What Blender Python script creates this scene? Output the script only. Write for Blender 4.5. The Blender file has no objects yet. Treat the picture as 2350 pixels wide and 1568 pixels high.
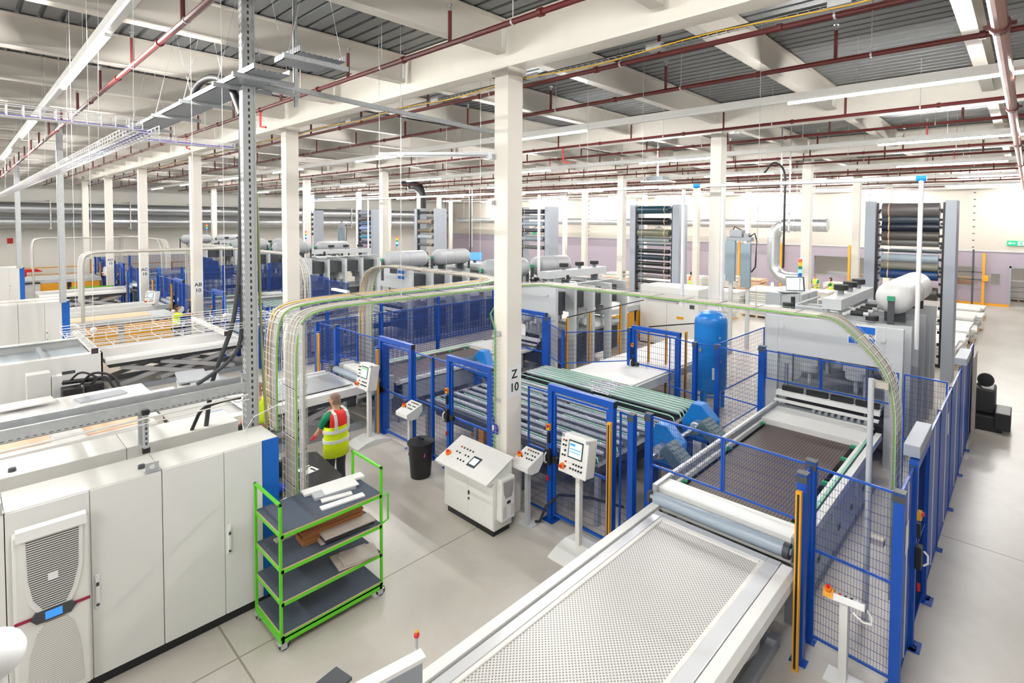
import bpy, math, random
from mathutils import Vector, Matrix, noise
R = math.radians
sc = bpy.context.scene
COL = sc.collection
# ------------------------------------------------------------------ camera, world, exposure
CAMZ = 4.9
YAW, PITCH, ROLL, FPX, CX, CY = 0.7099, 0.0348, 0.0087, 1218.3, 1315.36, 550.72
cd = bpy.data.cameras.new('camera')
cam = bpy.data.objects.new('camera', cd); COL.objects.link(cam)
cd.sensor_fit = 'HORIZONTAL'; cd.sensor_width = 36.0
cd.lens = 36.0 * FPX / 2350
cd.shift_x = (1175 - CX) / 2350
cd.shift_y = (CY - 784) / 2350
cd.clip_start = .05; cd.clip_end = 200
F = Vector((-math.sin(YAW)*math.cos(PITCH), math.cos(YAW)*math.cos(PITCH), -math.sin(PITCH)))
R0 = Vector((math.cos(YAW), math.sin(YAW), 0)); U0 = R0.cross(F)
RR = math.cos(ROLL)*R0 + math.sin(ROLL)*U0; UU = -math.sin(ROLL)*R0 + math.cos(ROLL)*U0
m = Matrix((RR, UU, -F)).transposed().to_4x4(); m.translation = (0, 0, CAMZ)
cam.matrix_world = m
sc.camera = cam
sc.view_settings.view_transform = 'Standard'; sc.view_settings.look = 'None'
sc.view_settings.gamma = 1; sc.view_settings.use_curve_mapping = False
sc.view_settings.exposure = EXPOSURE = 0.44
w = bpy.data.worlds.new('world'); sc.world = w; w.use_nodes = True
w.node_tree.nodes['Background'].inputs[0].default_value = (1.0, .985, .96, 1)
w.node_tree.nodes['Background'].inputs[1].default_value = .55
cy = sc.cycles
cy.adaptive_threshold = .015; cy.max_bounces = 6; cy.diffuse_bounces = 4; cy.glossy_bounces = 3; cy.transmission_bounces = 3; cy.transparent_max_bounces = 12
cy.caustics_reflective = False; cy.caustics_refractive = False; cy.sample_clamp_indirect = 4
LED_POWER = 290.0

# ------------------------------------------------------------------ materials
MATS = {}
def mat(name, col, rough=.5, metal=0.0, var=.04, nscale=3.0, bump=0.0, emit=0.0, spec=.5, bscale=60, ecol=None):
    if name in MATS: return MATS[name]
    mt = bpy.data.materials.new(name); mt.use_nodes = True
    nt = mt.node_tree; b = nt.nodes['Principled BSDF']
    b.inputs['Roughness'].default_value = rough; b.inputs['Metallic'].default_value = metal
    b.inputs['Specular IOR Level'].default_value = spec
    tc = nt.nodes.new('ShaderNodeTexCoord')
    n = nt.nodes.new('ShaderNodeTexNoise'); n.inputs['Scale'].default_value = nscale; n.inputs['Detail'].default_value = 4
    nt.links.new(tc.outputs['Object'], n.inputs['Vector'])
    r = nt.nodes.new('ShaderNodeMapRange'); r.inputs[3].default_value = 1-var; r.inputs[4].default_value = 1+var
    nt.links.new(n.outputs['Fac'], r.inputs[0])
    v = nt.nodes.new('ShaderNodeVectorMath'); v.operation = 'SCALE'; v.inputs[0].default_value = col[:3]
    nt.links.new(r.outputs[0], v.inputs['Scale']); nt.links.new(v.outputs[0], b.inputs['Base Color'])
    if bump:
        n2 = nt.nodes.new('ShaderNodeTexNoise'); n2.inputs['Scale'].default_value = bscale
        nt.links.new(tc.outputs['Object'], n2.inputs['Vector'])
        bp = nt.nodes.new('ShaderNodeBump'); bp.inputs['Strength'].default_value = bump; bp.inputs['Distance'].default_value = .01
        nt.links.new(n2.outputs['Fac'], bp.inputs['Height']); nt.links.new(bp.outputs[0], b.inputs['Normal'])
    if emit:
        b.inputs['Emission Color'].default_value = (*(ecol or col)[:3], 1); b.inputs['Emission Strength'].default_value = emit
    MATS[name] = mt
    return mt
def nodes(mt): return mt.node_tree, mt.node_tree.nodes['Principled BSDF']
def math_node(nt, op, a, b=None, c=None):
    n = nt.nodes.new('ShaderNodeMath'); n.operation = op
    for i, x in enumerate((a, b, c)):
        if x is None: continue
        if isinstance(x, (int, float)): n.inputs[i].default_value = x
        else: nt.links.new(x, n.inputs[i])
    return n.outputs[0]
def mixcol(nt, fac, a, b):
    n = nt.nodes.new('ShaderNodeMix'); n.data_type = 'RGBA'
    nt.links.new(fac, n.inputs[0])
    for i, x in ((6, a), (7, b)):
        if isinstance(x, tuple): n.inputs[i].default_value = (*x[:3], 1)
        else: nt.links.new(x, n.inputs[i])
    return n.outputs[2]
CREAM = mat('cream_paint', (.80, .76, .685), .55)
WHITE = mat('white_powder_coat', (.80, .80, .775), .38, var=.02)
OFFW = mat('off_white', (.78, .77, .73), .5)
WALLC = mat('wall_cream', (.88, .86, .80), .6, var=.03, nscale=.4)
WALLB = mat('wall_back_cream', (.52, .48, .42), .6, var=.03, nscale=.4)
LAV = mat('wall_lavender', (.36, .31, .37), .6, var=.04, nscale=.4)
LGREY = mat('light_grey_paint', (.56, .58, .59), .42, var=.03)
ARMG = mat('scissor_grey', (.50, .50, .51), .45)
GREYM = mat('mid_grey_paint', (.30, .32, .35), .45)
SHELLG = mat('rack_grey', (.33, .36, .41), .5)
DGREY = mat('dark_grey', (.06, .065, .075), .5)
BLACK = mat('black', (.012, .012, .014), .45)
RUBB = mat('black_rubber', (.02, .02, .022), .6)
BLUE = mat('fence_blue', (.004, .075, .42), .35, var=.06)
BLUEP = mat('panel_blue', (.005, .13, .55), .4, var=.03)
BLUET = mat('tank_blue', (.01, .20, .62), .3, var=.03)
BLUED = mat('dark_blue', (.005, .03, .17), .5)
YEL = mat('curtain_yellow', (.78, .36, .015), .45)
ORNG = mat('orange', (.85, .22, .01), .45)
RED = mat('red', (.62, .015, .012), .4)
PIPER = mat('pipe_red', (.10, .010, .009), .42, var=.1)
GRN = mat('lime_green', (.11, .58, .015), .4)
GRND = mat('machine_green', (.03, .32, .16), .45)
RGRN = mat('roller_green', (.30, .58, .43), .45)
GALV = mat('galvanised', (.55, .57, .58), .42, .45, var=.18, nscale=14)
STEEL = mat('bright_steel', (.62, .63, .65), .3, .9, var=.08)
DUCT = mat('duct_metal', (.62, .64, .66), .33, .85, var=.10, nscale=2)
CHROME = mat('chrome', (.75, .75, .76), .15, 1)
WIREW = mat('white_wire', (.86, .86, .86), .4)
WIREB = mat('blue_wire', (.003, .035, .20), .5)
CABG = mat('grey_cable', (.60, .57, .52), .55, var=.12, nscale=8)
CABN = mat('green_cable', (.18, .55, .05), .5)
CABY = mat('yellow_cable', (.72, .44, .02), .5)
CABV = mat('violet_cable', (.16, .12, .55), .5)
CABK = mat('black_cable', (.015, .015, .016), .5)
MATD = mat('carpet_grey', (.075, .095, .13), .9, var=.15, nscale=60, bump=.4, bscale=300)
PLY = mat('plywood_edge', (.62, .46, .28), .6, var=.15, nscale=30)
WOODB = mat('brown_board', (.38, .15, .05), .6, var=.15, nscale=20)
WOODG = mat('grey_wood', (.50, .45, .40), .6, var=.12, nscale=14)
TAN = mat('tan_board', (.66, .44, .24), .6)
PEACH = mat('bare_board', (.82, .56, .38), .6)
WOODP = mat('pallet_wood', (.72, .50, .30), .7, var=.15, nscale=10)
PAPER = mat('paper_white', (.86, .86, .85), .5)
SHEETW = mat('white_sheet', (.84, .83, .81), .4)
SHEETG = mat('grey_sheet', (.45, .47, .50), .45)
SKIN = mat('skin', (.56, .31, .20), .55)
HAIR = mat('dark_hair', (.03, .02, .016), .8)
HIVIS = mat('hi_vis_yellow', (.68, .85, .0), .55, var=.08, nscale=12)
HIORG = mat('hi_vis_orange', (.9, .20, .03), .55)
VRED = mat('vest_red', (.78, .02, .015), .55)
SGREEN = mat('shirt_green', (.0, .22, .10), .7)
TAPE = mat('reflective_tape', (.72, .74, .72), .35)
TROU = mat('dark_trousers', (.03, .032, .045), .8)
SCREEN = mat('screen_glow', (.45, .68, .80), .3, emit=1.2)
SCRB = mat('screen_blue', (.03, .22, .75), .3, emit=.6)
SCRD = mat('screen_bezel', (.05, .05, .055), .35)
LEDM = mat('led_strip', (1, .99, .96), .3, emit=LED_POWER, ecol=(1, .985, .95))
LAMPC = mat('lamp_cyan', (.3, .9, 1), .3, emit=6)
LAMPB = mat('lamp_blue', (.1, .3, 1), .3, emit=3)
LAMPR = mat('lamp_red', (1, .06, .03), .3, emit=1.2)
LAMPO = mat('lamp_amber', (1, .35, .02), .3, emit=.8)
SIGNG = mat('sign_green', (.0, .36, .17), .4, emit=.35)
SIGNW = mat('sign_white', (.85, .88, .86), .4, emit=.2)
TANKG = mat('tank_grey', (.40, .41, .43), .4, var=.03)
SOCK = mat('plastic_white', (.85, .85, .85), .35)
MAG = mat('magenta_label', (.8, .03, .4), .4)
FILM = mat('film_roll', (.36, .43, .50), .28, var=.08, nscale=20)

# concrete floor with saw-cut joints
FLOOR = mat('concrete_floor', (.45, .43, .40), .35, var=.05)
nt, b = nodes(FLOOR)
tc = nt.nodes.new('ShaderNodeTexCoord'); sp = nt.nodes.new('ShaderNodeSeparateXYZ'); nt.links.new(tc.outputs['Object'], sp.inputs[0])
def joint(out, off, per):
    a = math_node(nt, 'PINGPONG', math_node(nt, 'SUBTRACT', out, off), per)
    return math_node(nt, 'LESS_THAN', a, .011)
j = math_node(nt, 'MAXIMUM', joint(sp.outputs[0], -6.55, 4.05), joint(sp.outputs[1], 1.96, 4.045))
na = nt.nodes.new('ShaderNodeTexNoise'); na.inputs['Scale'].default_value = .7; na.inputs['Detail'].default_value = 8; na.inputs['Roughness'].default_value = .65; na.inputs['Distortion'].default_value = .6
nt.links.new(tc.outputs['Object'], na.inputs['Vector'])
rp = nt.nodes.new('ShaderNodeMapRange'); rp.inputs[1].default_value = .3; rp.inputs[2].default_value = .7; nt.links.new(na.outputs['Fac'], rp.inputs[0])
c1 = mixcol(nt, rp.outputs[0], (.50, .465, .415), (.62, .58, .525))
c2 = mixcol(nt, j, c1, (.30, .26, .21))
nt.links.new(c2, b.inputs['Base Color'])
r2 = nt.nodes.new('ShaderNodeMapRange'); r2.inputs[3].default_value = .22; r2.inputs[4].default_value = .42; nt.links.new(na.outputs['Fac'], r2.inputs[0])
nt.links.new(r2.outputs[0], b.inputs['Roughness'])

def dotmat(name, base, hole, pitch, rad, rough=.35, metal=.0):
    mt = mat(name, base, rough, metal); nt, b = nodes(mt)
    tc = nt.nodes.new('ShaderNodeTexCoord'); sp = nt.nodes.new('ShaderNodeSeparateXYZ'); nt.links.new(tc.outputs['Object'], sp.inputs[0])
    def grid(ox, oy):
        dx = math_node(nt, 'PINGPONG', math_node(nt, 'ADD', sp.outputs[0], ox), pitch/2)
        dy = math_node(nt, 'PINGPONG', math_node(nt, 'ADD', sp.outputs[1], oy), pitch/2*1.0)
        d = math_node(nt, 'ADD', math_node(nt, 'POWER', dx, 2), math_node(nt, 'POWER', dy, 2))
        return math_node(nt, 'LESS_THAN', d, rad*rad)
    h = math_node(nt, 'MAXIMUM', grid(0, 0), grid(pitch/2, pitch/2))
    nt.links.new(mixcol(nt, h, base, hole), b.inputs['Base Color'])
    return mt
PERF = dotmat('perforated_plate', (.66, .65, .63), (.27, .26, .25), .041, .0096)
def stripes(name, a, c, axis, period, duty, rough=.5, metal=0.0):
    mt = mat(name, a, rough, metal); nt, b = nodes(mt)
    tc = nt.nodes.new('ShaderNodeTexCoord'); sp = nt.nodes.new('ShaderNodeSeparateXYZ'); nt.links.new(tc.outputs['Object'], sp.inputs[0])
    h = math_node(nt, 'LESS_THAN', math_node(nt, 'PINGPONG', sp.outputs[axis], period/2), duty*period/2)
    nt.links.new(mixcol(nt, h, a, c), b.inputs['Base Color'])
    return mt
BELT = stripes('brown_link_belt', (.115, .082, .075), (.04, .028, .026), 0, .05, .4)
PERFS = stripes('slotted_steel', (.55, .57, .58), (.06, .06, .06), 2, .05, .45, .4, .6)
VENT = stripes('vent_slats', (.70, .69, .66), (.05, .05, .05), 2, .022, .5)
VENTL = stripes('vent_slats_light', (.74, .73, .70), (.42, .40, .37), 2, .02, .4)
TILED = mat('slotted_channel', (.40, .42, .43), .45, .4, var=.25, nscale=30)
def slotmat(name, y0, x0, per=.085, ln=.045):
    mt = mat(name, (.55, .57, .58), .42, .45, .18, 14); nt, b = nodes(mt)
    tc = nt.nodes.new('ShaderNodeTexCoord'); sp = nt.nodes.new('ShaderNodeSeparateXYZ'); nt.links.new(tc.outputs['Object'], sp.inputs[0])
    near = lambda o, c: math_node(nt, 'LESS_THAN', math_node(nt, 'ABSOLUTE', math_node(nt, 'SUBTRACT', o, c)), .011)
    h = math_node(nt, 'MULTIPLY', math_node(nt, 'LESS_THAN', math_node(nt, 'PINGPONG', sp.outputs[2], per/2), ln/2), math_node(nt, 'MAXIMUM', near(sp.outputs[1], y0), math_node(nt, 'MAXIMUM', near(sp.outputs[0], x0), near(sp.outputs[0], -x0))))
    nt.links.new(mixcol(nt, h, (.55, .57, .58), (.05, .05, .05)), b.inputs['Base Color']); return mt
SLOT = slotmat('slotted_post', -.02, .035)
DECK = mat('steel_deck', (.24, .25, .255), .45, .3, var=.12, nscale=.8)

# ------------------------------------------------------------------ mesh helpers
FX = [1.0, 0.0]           # mirror / shift of the production lines along x
def fx(p): return (FX[0]*p[0]+FX[1], p[1], p[2])
class MB:
    def __init__(s): s.v = []; s.f = []; s.mi = []; s.k = 0; s.cut = []
    def add(s, vs, fs):
        s.cut.append((len(s.v), len(s.f)))
        o = len(s.v); s.v += [fx(p) for p in vs]; rev = FX[0] < 0
        for f in fs: s.f.append(tuple(o+i for i in (reversed(f) if rev else f))); s.mi.append(s.k)
        return s
    def box(s, x0, x1, y0, y1, z0, z1):
        if x0 > x1: x0, x1 = x1, x0
        if y0 > y1: y0, y1 = y1, y0
        if z0 > z1: z0, z1 = z1, z0
        return s.add([(x0,y0,z0),(x1,y0,z0),(x1,y1,z0),(x0,y1,z0),(x0,y0,z1),(x1,y0,z1),(x1,y1,z1),(x0,y1,z1)],
              [(0,3,2,1),(4,5,6,7),(0,1,5,4),(1,2,6,5),(2,3,7,6),(3,0,4,7)])
    def obox(s, c, sx, sy, sz, rz=0.0, rx=0.0, ry=0.0):
        mt = Matrix.Rotation(rz, 3, 'Z') @ Matrix.Rotation(ry, 3, 'Y') @ Matrix.Rotation(rx, 3, 'X'); c = Vector(c)
        vs = [tuple(c + mt @ Vector((a*sx/2, b*sy/2, d*sz/2))) for d in (-1, 1) for a, b in ((-1,-1),(1,-1),(1,1),(-1,1))]
        return s.add(vs, [(0,3,2,1),(4,5,6,7),(0,1,5,4),(1,2,6,5),(2,3,7,6),(3,0,4,7)])
    def bar(s, p, q, w, h=None):
        p = Vector(p); q = Vector(q); h = h or w; d = (q-p).normalized()
        up = Vector((0,0,1)) if abs(d.z) < .95 else Vector((0,1,0))
        a = d.cross(up).normalized(); b2 = a.cross(d)
        vs = [tuple(c + a*(i*w/2) + b2*(j2*h/2)) for c in (p, q) for i, j2 in ((-1,-1),(1,-1),(1,1),(-1,1))]
        return s.add(vs, [(0,3,2,1),(4,5,6,7),(0,1,5,4),(1,2,6,5),(2,3,7,6),(3,0,4,7)])
    def tube(s, pts, r, n=8, cap=True):
        pts = [Vector(p) for p in pts]; rs = r if isinstance(r, (list, tuple)) else [r]*len(pts)
        vs = []; prev = None
        for i, p in enumerate(pts):
            d = (pts[min(i+1, len(pts)-1)] - pts[max(i-1, 0)]).normalized()
            if prev is None:
                up = Vector((0,0,1)) if abs(d.z) < .9 else Vector((0,1,0)); a = d.cross(up).normalized()
            else:
                a = (prev - d*prev.dot(d)).normalized()
            prev = a; b2 = d.cross(a)
            k = 1.0
            if 0 < i < len(pts)-1:
                d1 = (p-pts[i-1]).normalized(); d2 = (pts[i+1]-p).normalized()
                k = 1/max(.5, math.sqrt(max(0.01, (1+d1.dot(d2))/2)))
            for j2 in range(n):
                t = 2*math.pi*j2/n; vs.append(tuple(p + (a*math.cos(t)+b2*math.sin(t))*rs[i]))
        fs = [(i*n+j2, i*n+(j2+1) % n, (i+1)*n+(j2+1) % n, (i+1)*n+j2) for i in range(len(pts)-1) for j2 in range(n)]
        if cap: fs += [tuple(reversed(range(n))), tuple(range((len(pts)-1)*n, len(pts)*n))]
        return s.add(vs, fs)
    def lathe(s, prof, c, axis='z', n=28):
        vs = []; c = Vector(c)
        for r, h in prof:
            for j2 in range(n):
                t = 2*math.pi*j2/n; a, b2 = r*math.cos(t), r*math.sin(t)
                q = {'z': (a, b2, h), 'y': (a, h, b2), 'x': (h, a, b2)}[axis]; vs.append(tuple(c+Vector(q)))
        fs = [(i*n+j2, i*n+(j2+1) % n, (i+1)*n+(j2+1) % n, (i+1)*n+j2) for i in range(len(prof)-1) for j2 in range(n)]
        fs += [tuple(reversed(range(n))), tuple(range((len(prof)-1)*n, len(prof)*n))]
        return s.add(vs, fs)
    def prism(s, poly, axis, a0, a1):
        n = len(poly)
        def P(u, v, a): return {'x': (a, u, v), 'y': (u, a, v), 'z': (u, v, a)}[axis]
        vs = [P(u, v, a0) for u, v in poly] + [P(u, v, a1) for u, v in poly]
        return s.add(vs, [tuple(range(n)), tuple(reversed(range(n, 2*n)))] + [(i, i+n, (i+1) % n+n, (i+1) % n) for i in range(n)])
    def sphere(s, c, r, n=14, m2=9, sz=1.0):
        return s.lathe([(max(1e-4, r*math.sin(math.pi*i/m2)), -r*sz*math.cos(math.pi*i/m2)) for i in range(m2+1)], c, 'z', n)

def link(name, mb, mats, parent=None, origin=None, smooth=False, bevel=0.0):
    me = bpy.data.meshes.new(name)
    if parent is not None: o0 = Vector(parent.get('_w', (0,0,0)))
    elif origin is not None: o0 = Vector(fx(origin))
    else:
        xs = [p[0] for p in mb.v]; ys = [p[1] for p in mb.v]; zs = [p[2] for p in mb.v]
        o0 = Vector(((min(xs)+max(xs))/2, (min(ys)+max(ys))/2, min(zs)))
    me.from_pydata([tuple(Vector(p)-o0) for p in mb.v], [], mb.f)
    if not isinstance(mats, (list, tuple)): mats = [mats]
    for x in mats: me.materials.append(x)
    if len(mats) > 1: me.polygons.foreach_set('material_index', [min(i, len(mats)-1) for i in mb.mi])
    if smooth:
        me.polygons.foreach_set('use_smooth', [True]*len(me.polygons))
        try: me.set_sharp_from_angle(angle=R(40))
        except Exception: pass
    me.update()
    o = bpy.data.objects.new(name, me); COL.objects.link(o)
    if parent is not None: o.parent = parent; o['_w'] = tuple(o0)
    else: o.location = o0
    if bevel:
        bv = o.modifiers.new('bevel', 'BEVEL'); bv.width = bevel; bv.segments = 2; bv.limit_method = 'ANGLE'
    return o
def links(name, mb, mats, parent, n=1, **k):
    """one object per n primitives: every riser, leg or plate is a part of its own"""
    c = mb.cut + [(len(mb.v), len(mb.f))]; out = []
    for i in range(0, len(mb.cut), n):
        (v0, f0), (v1, f1) = c[i], c[min(i+n, len(c)-1)]
        q = MB(); q.v = mb.v[v0:v1]; q.f = [tuple(a-v0 for a in f) for f in mb.f[f0:f1]]; q.mi = mb.mi[f0:f1]
        out.append(link(name, q, mats, parent, **k))
    return out
def thing(name, label, cat, loc, group=None):
    o = bpy.data.objects.new(name, None); COL.objects.link(o); o.empty_display_size = .2
    o.location = fx(loc); o['_w'] = tuple(fx(loc)); o['label'] = label; o['category'] = cat
    if group: o['group'] = group
    return o
def solo(name, mb, mats, label, cat, group=None, **k):
    o = link(name, mb, mats, **k); o['label'] = label; o['category'] = cat
    if group: o['group'] = group
    return o
def struct(name, mb, mats, **k):
    o = link(name, mb, mats, **k); o['kind'] = 'structure'; return o
def box(*a): return MB().box(*a)
def text(s, size, loc, rot, mt, parent, name='lettering', depth=.002, align='CENTER'):
    cu = bpy.data.curves.new(name, 'FONT'); cu.body = s; cu.size = size; cu.align_x = align; cu.align_y = 'CENTER'; cu.extrude = depth; cu.resolution_u = 3
    cu.offset = size*.012
    t = bpy.data.objects.new('tmp', cu); COL.objects.link(t)
    me = bpy.data.meshes.new_from_object(t.evaluated_get(bpy.context.evaluated_depsgraph_get()))
    bpy.data.objects.remove(t)
    me.materials.clear(); me.materials.append(mt)
    mx = Matrix.Translation(Vector(loc)) @ (rot.to_4x4() if isinstance(rot, Matrix) else Matrix.Identity(4))
    o0 = Vector(parent['_w'])
    me.transform(mx); me.transform(Matrix.Translation(-o0))
    o = bpy.data.objects.new(name, me); COL.objects.link(o); o.parent = parent; o['_w'] = tuple(o0)
    return o
def basis(x, z):     # text lying in plane: local x -> x, normal -> z
    x = Vector(x).normalized(); z = Vector(z).normalized(); y = z.cross(x); return Matrix((x, y, z)).transposed()
ORD = ['first','second','third','fourth','fifth','sixth','seventh','eighth','ninth','tenth','eleventh','twelfth','thirteenth','fourteenth','fifteenth','sixteenth','seventeenth','eighteenth','nineteenth','twentieth','twenty-first','twenty-second','twenty-third','twenty-fourth']
def arc(c, r, a0, a1, n, u, v):
    c = Vector(c); u = Vector(u); v = Vector(v)
    return [tuple(c + u*(r*math.cos(a0+(a1-a0)*i/n)) + v*(r*math.sin(a0+(a1-a0)*i/n))) for i in range(n+1)]
# ------------------------------------------------------------------ hall shell
XW, YB = -57.0, 41.0
struct('floor', box(XW-.3, 14, -9, YB+9, -.25, 0), FLOOR, origin=(0, 0, 0))
# corrugated roof deck, ribs along x
d = MB(); prof = []; y = -9.0
while y < YB:
    prof += [(y, 8.16), (y+.185, 8.16), (y+.195, 8.215), (y+.24, 8.215), (y+.25, 8.16)]; y += .25
prof = [prof[0]] + [p for i, p in enumerate(prof[1:]) if p != prof[i]]
vs = [(XW, a, z) for a, z in prof] + [(14.0, a, z) for a, z in prof]; n = len(prof)
d.add(vs, [(i, i+1, n+i+1, n+i) for i in range(n-1)])
struct('ceiling', d, DECK, origin=(0, 0, 8.2))
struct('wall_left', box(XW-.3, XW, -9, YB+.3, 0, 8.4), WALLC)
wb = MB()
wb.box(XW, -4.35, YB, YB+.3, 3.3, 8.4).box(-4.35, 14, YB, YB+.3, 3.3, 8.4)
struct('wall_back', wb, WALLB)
wl = MB()
wins = [(-11.9, -8.6, 1.2, 2.55), (-7.7, -6.4, 1.2, 2.4), (-3.9, -2.5, 1.15, 2.3), (-1.68, -1.28, 1.3, 1.95), (-.75, .5, 0, 2.35)]
x = XW
for a, c, z0, z1 in wins:
    wl.box(x, a, YB, YB+.3, 0, 3.3); 
    if z0 > 0: wl.box(a, c, YB, YB+.3, 0, z0)
    wl.box(a, c, YB, YB+.3, z1, 3.3); x = c
wl.box(x, 14, YB, YB+.3, 0, 3.3)
struct('wall_back_lower', wl, LAV)
struct('wall_rear', box(-20, 5, YB+6, YB+6.2, 0, 4), WALLC)
struct('trim_1', box(XW, 5, YB-.06, YB, 3.28, 3.36), GALV)
struct('trim_2', box(-4.2, -.8, YB-.1, YB-.02, 0, .14), YEL)
for i, (a, c, z0, z1) in enumerate(wins[:4]):
    f = MB(); f.box(a, c, YB-.03, YB+.02, z0-.05, z0).box(a, c, YB-.03, YB+.02, z1, z1+.05).box(a-.05, a, YB-.03, YB+.02, z0-.05, z1+.05).box(c, c+.05, YB-.03, YB+.02, z0-.05, z1+.05)
    struct('window_%d' % (i+1), f, GREYM)
f = MB().box(-.85, -.75, YB-.06, YB+.02, 0, 2.45).box(-.85, .6, YB-.06, YB+.02, 2.35, 2.45).box(.5, .6, YB-.06, YB+.02, 0, 2.45)
struct('door_1', f, GREYM)
# seam of dark fixings on the back wall
for i, xx in enumerate((-2.62, -8.4, -12.6, -20.0, -27.5, -33.2)):
    s_ = MB()
    for k in range(12): s_.box(xx-.06, xx+.06, YB-.03, YB, 3.5+k*.42, 3.56+k*.42)
    struct('trim_%d' % (i+3), s_, DGREY)

# ------------------------------------------------------------------ columns and roof beams
CXS = [-6.5675-8.7826*i for i in range(6)]; CYS = [5.983+7.782*j for j in range(-1, 5)]
NAMES = ['Z', 'AA', 'AB', 'AC', 'AD', 'AE']
for i, cx in enumerate(CXS):
    for j, cyy in enumerate(CYS):
        if j == 0 and i < 4: continue
        row = ['front', 'first', 'second', 'third', 'fourth', 'fifth'][j]
        lab = 'white square steel column, line %s counted from the right, %s row back' % (ORD[i], row)
        if j == 1 and i in (0, 2, 3, 4): lab = 'white square steel column lettered %s 10' % NAMES[i]
        t = thing('column', lab, 'column', (cx, cyy, 0), 'white roof columns')
        link('shaft', box(cx-.165, cx+.165, cyy-.165, cyy+.165, 0, 7.38), CREAM, t, bevel=.012)
        if j == 1:
            c2 = MB(); c2.box(cx-.2, cx+.2, cyy-.2, cyy+.2, 7.3, 7.38)
            link('cap_plate', c2, CREAM, t)
            pl = link('number_plate', box(cx+.165, cx+.168, cyy-.15, cyy+.15, 1.98, 2.5), WHITE, t)
            if i != 1:
                text(NAMES[i], .2, (cx+.17, cyy, 2.36), basis((0,1,0), (1,0,0)), BLACK, pl, 'lettering')
                text('10', .2, (cx+.17, cyy, 2.14), basis((0,1,0), (1,0,0)), BLACK, pl, 'lettering')
        if (i, j) == (1, 3):
            text('AA\n8', .2, (cx+.17, cyy, 2.3), basis((0,1,0), (1,0,0)), BLACK, t, 'lettering')
def ibeam(mb, axis, a0, a1, c, zb, zt, wf, tf=.03, tw=.016):
    for z0, z1, ww in ((zb, zb+tf, wf), (zt-tf, zt, wf), (zb+tf, zt-tf, tw)):
        if axis == 'x': mb.box(a0, a1, c-ww/2, c+ww/2, z0, z1)
        else: mb.box(c-ww/2, c+ww/2, a0, a1, z0, z1)
for j, cyy in enumerate(CYS):
    xs = [4.0] + CXS[:] + [XW]
    mb = MB(); ibeam(mb, 'x', XW, 13.0, cyy, 7.38, 8.14, .3)
    t = thing('main_beam', 'deep cream main roof beam on the %s row of columns' % ['nearest', 'Z 10', 'second', 'third', 'fourth', 'fifth'][j], 'beam', (-6.57, cyy, 7.38), 'main roof beams')
    link('girder', mb, CREAM, t)
    if j in (1, 2):
        e = MB()
        for k in range(-3, 15):
            xx = -6.5675-2.9275*k
            e.box(xx-.09, xx+.09, cyy-.17, cyy-.15, 7.62, 8.1); e.box(xx-.09, xx+.09, cyy+.15, cyy+.17, 7.62, 8.1)
            for b_ in range(5):
                for q in (-.05, .05): e.box(xx+q-.012, xx+q+.012, cyy-.18, cyy-.17, 7.68+.09*b_, 7.705+.09*b_)
        link('bolted_end_plates', e, OFFW, t)
BAYS = [-9.0] + CYS + [YB]
bx = [-6.5675-2.9275*k for k in range(-6, 17)]
for j in range(len(BAYS)-1):
    y0, y1 = BAYS[j]+.16, BAYS[j+1]-.16
    if y1 - y0 < 1: continue
    for k, xx in enumerate(bx):
        if xx < XW+1: continue
        mb = MB(); ibeam(mb, 'y', y0, y1, xx, 7.6, 8.14, .2, .022, .012)
        solo('secondary_beam', mb, CREAM, 'cream secondary roof beam, %s from the right in the %s bay back' % (ORD[k], ORD[j]), 'beam', 'secondary roof beams')

# ------------------------------------------------------------------ sprinkler pipes
PY = [1.8, 4.25, 6.38, 8.15, 12.4, 14.6, 16.9, 19.2, 21.4, 23.6, 25.8, 28, 30.2, 32.4, 34.6, 36.8, 39]
random.seed(4)
for k, py in enumerate(PY):
    t = thing('sprinkler_pipe', 'dark red sprinkler pipe with upright heads, %s counted from the camera' % ORD[k], 'pipe', (-6, py, 7.2), 'sprinkler pipes under the roof')
    x1 = 12.6 if k != 1 else -2.6
    p = MB(); p.tube([(XW+2, py, 7.2), (x1, py, 7.2)], .036, 8)
    link('pipe_run', p, PIPER, t)
    q = MB(); h = MB(); c = MB(); xx = 11.6 - (k % 3)*.9
    while xx > XW+3:
        if xx < x1:
            q.tube([(xx, py, 7.2), (xx, py, 7.62)], .026, 6)
            h.tube([(xx, py, 7.62), (xx, py, 7.68)], .018, 6); h.box(xx-.03, xx+.03, py-.03, py+.03, 7.70, 7.705); h.box(xx-.02, xx+.02, py-.004, py+.004, 7.66, 7.7)
            c.lathe([(.05, -.03), (.05, .03)], (xx-1.1, py, 7.2), 'x', 10)
        xx -= 2.75
    links('riser', q, PIPER, t); links('sprinkler_head', h, STEEL, t, 3); links('coupling', c, PIPER, t)
    g = MB(); xx = 1.2
    while xx > XW+3:
        g.tube([(xx, py, 7.16), (xx, py, 8.16)], .006, 4); g.lathe([(.043, -.012), (.043, .012)], (xx, py, 7.2), 'x', 10)
        xx -= 2.9
    links('hanger_rod', g, GALV, t, 2)
t = thing('sprinkler_main', 'thick red sprinkler main running away from the camera at the right', 'pipe', (-.3, 10, 7.0))
link('pipe_run', MB().tube([(-.3, 1, 7.0), (-.3, 40, 7.0)], .075, 12), mat('pipe_pink', (.36, .16, .13), .3, .3), t)
c = MB()
for yy in (7.2, 12.3, 18, 24, 30): c.lathe([(.1, -.05), (.1, .05)], (-.3, yy, 7.0), 'y', 12); c.box(-.44, -.16, yy-.02, yy+.02, 6.98, 7.02)
links('coupling', c, PIPER, t, 2)
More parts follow.
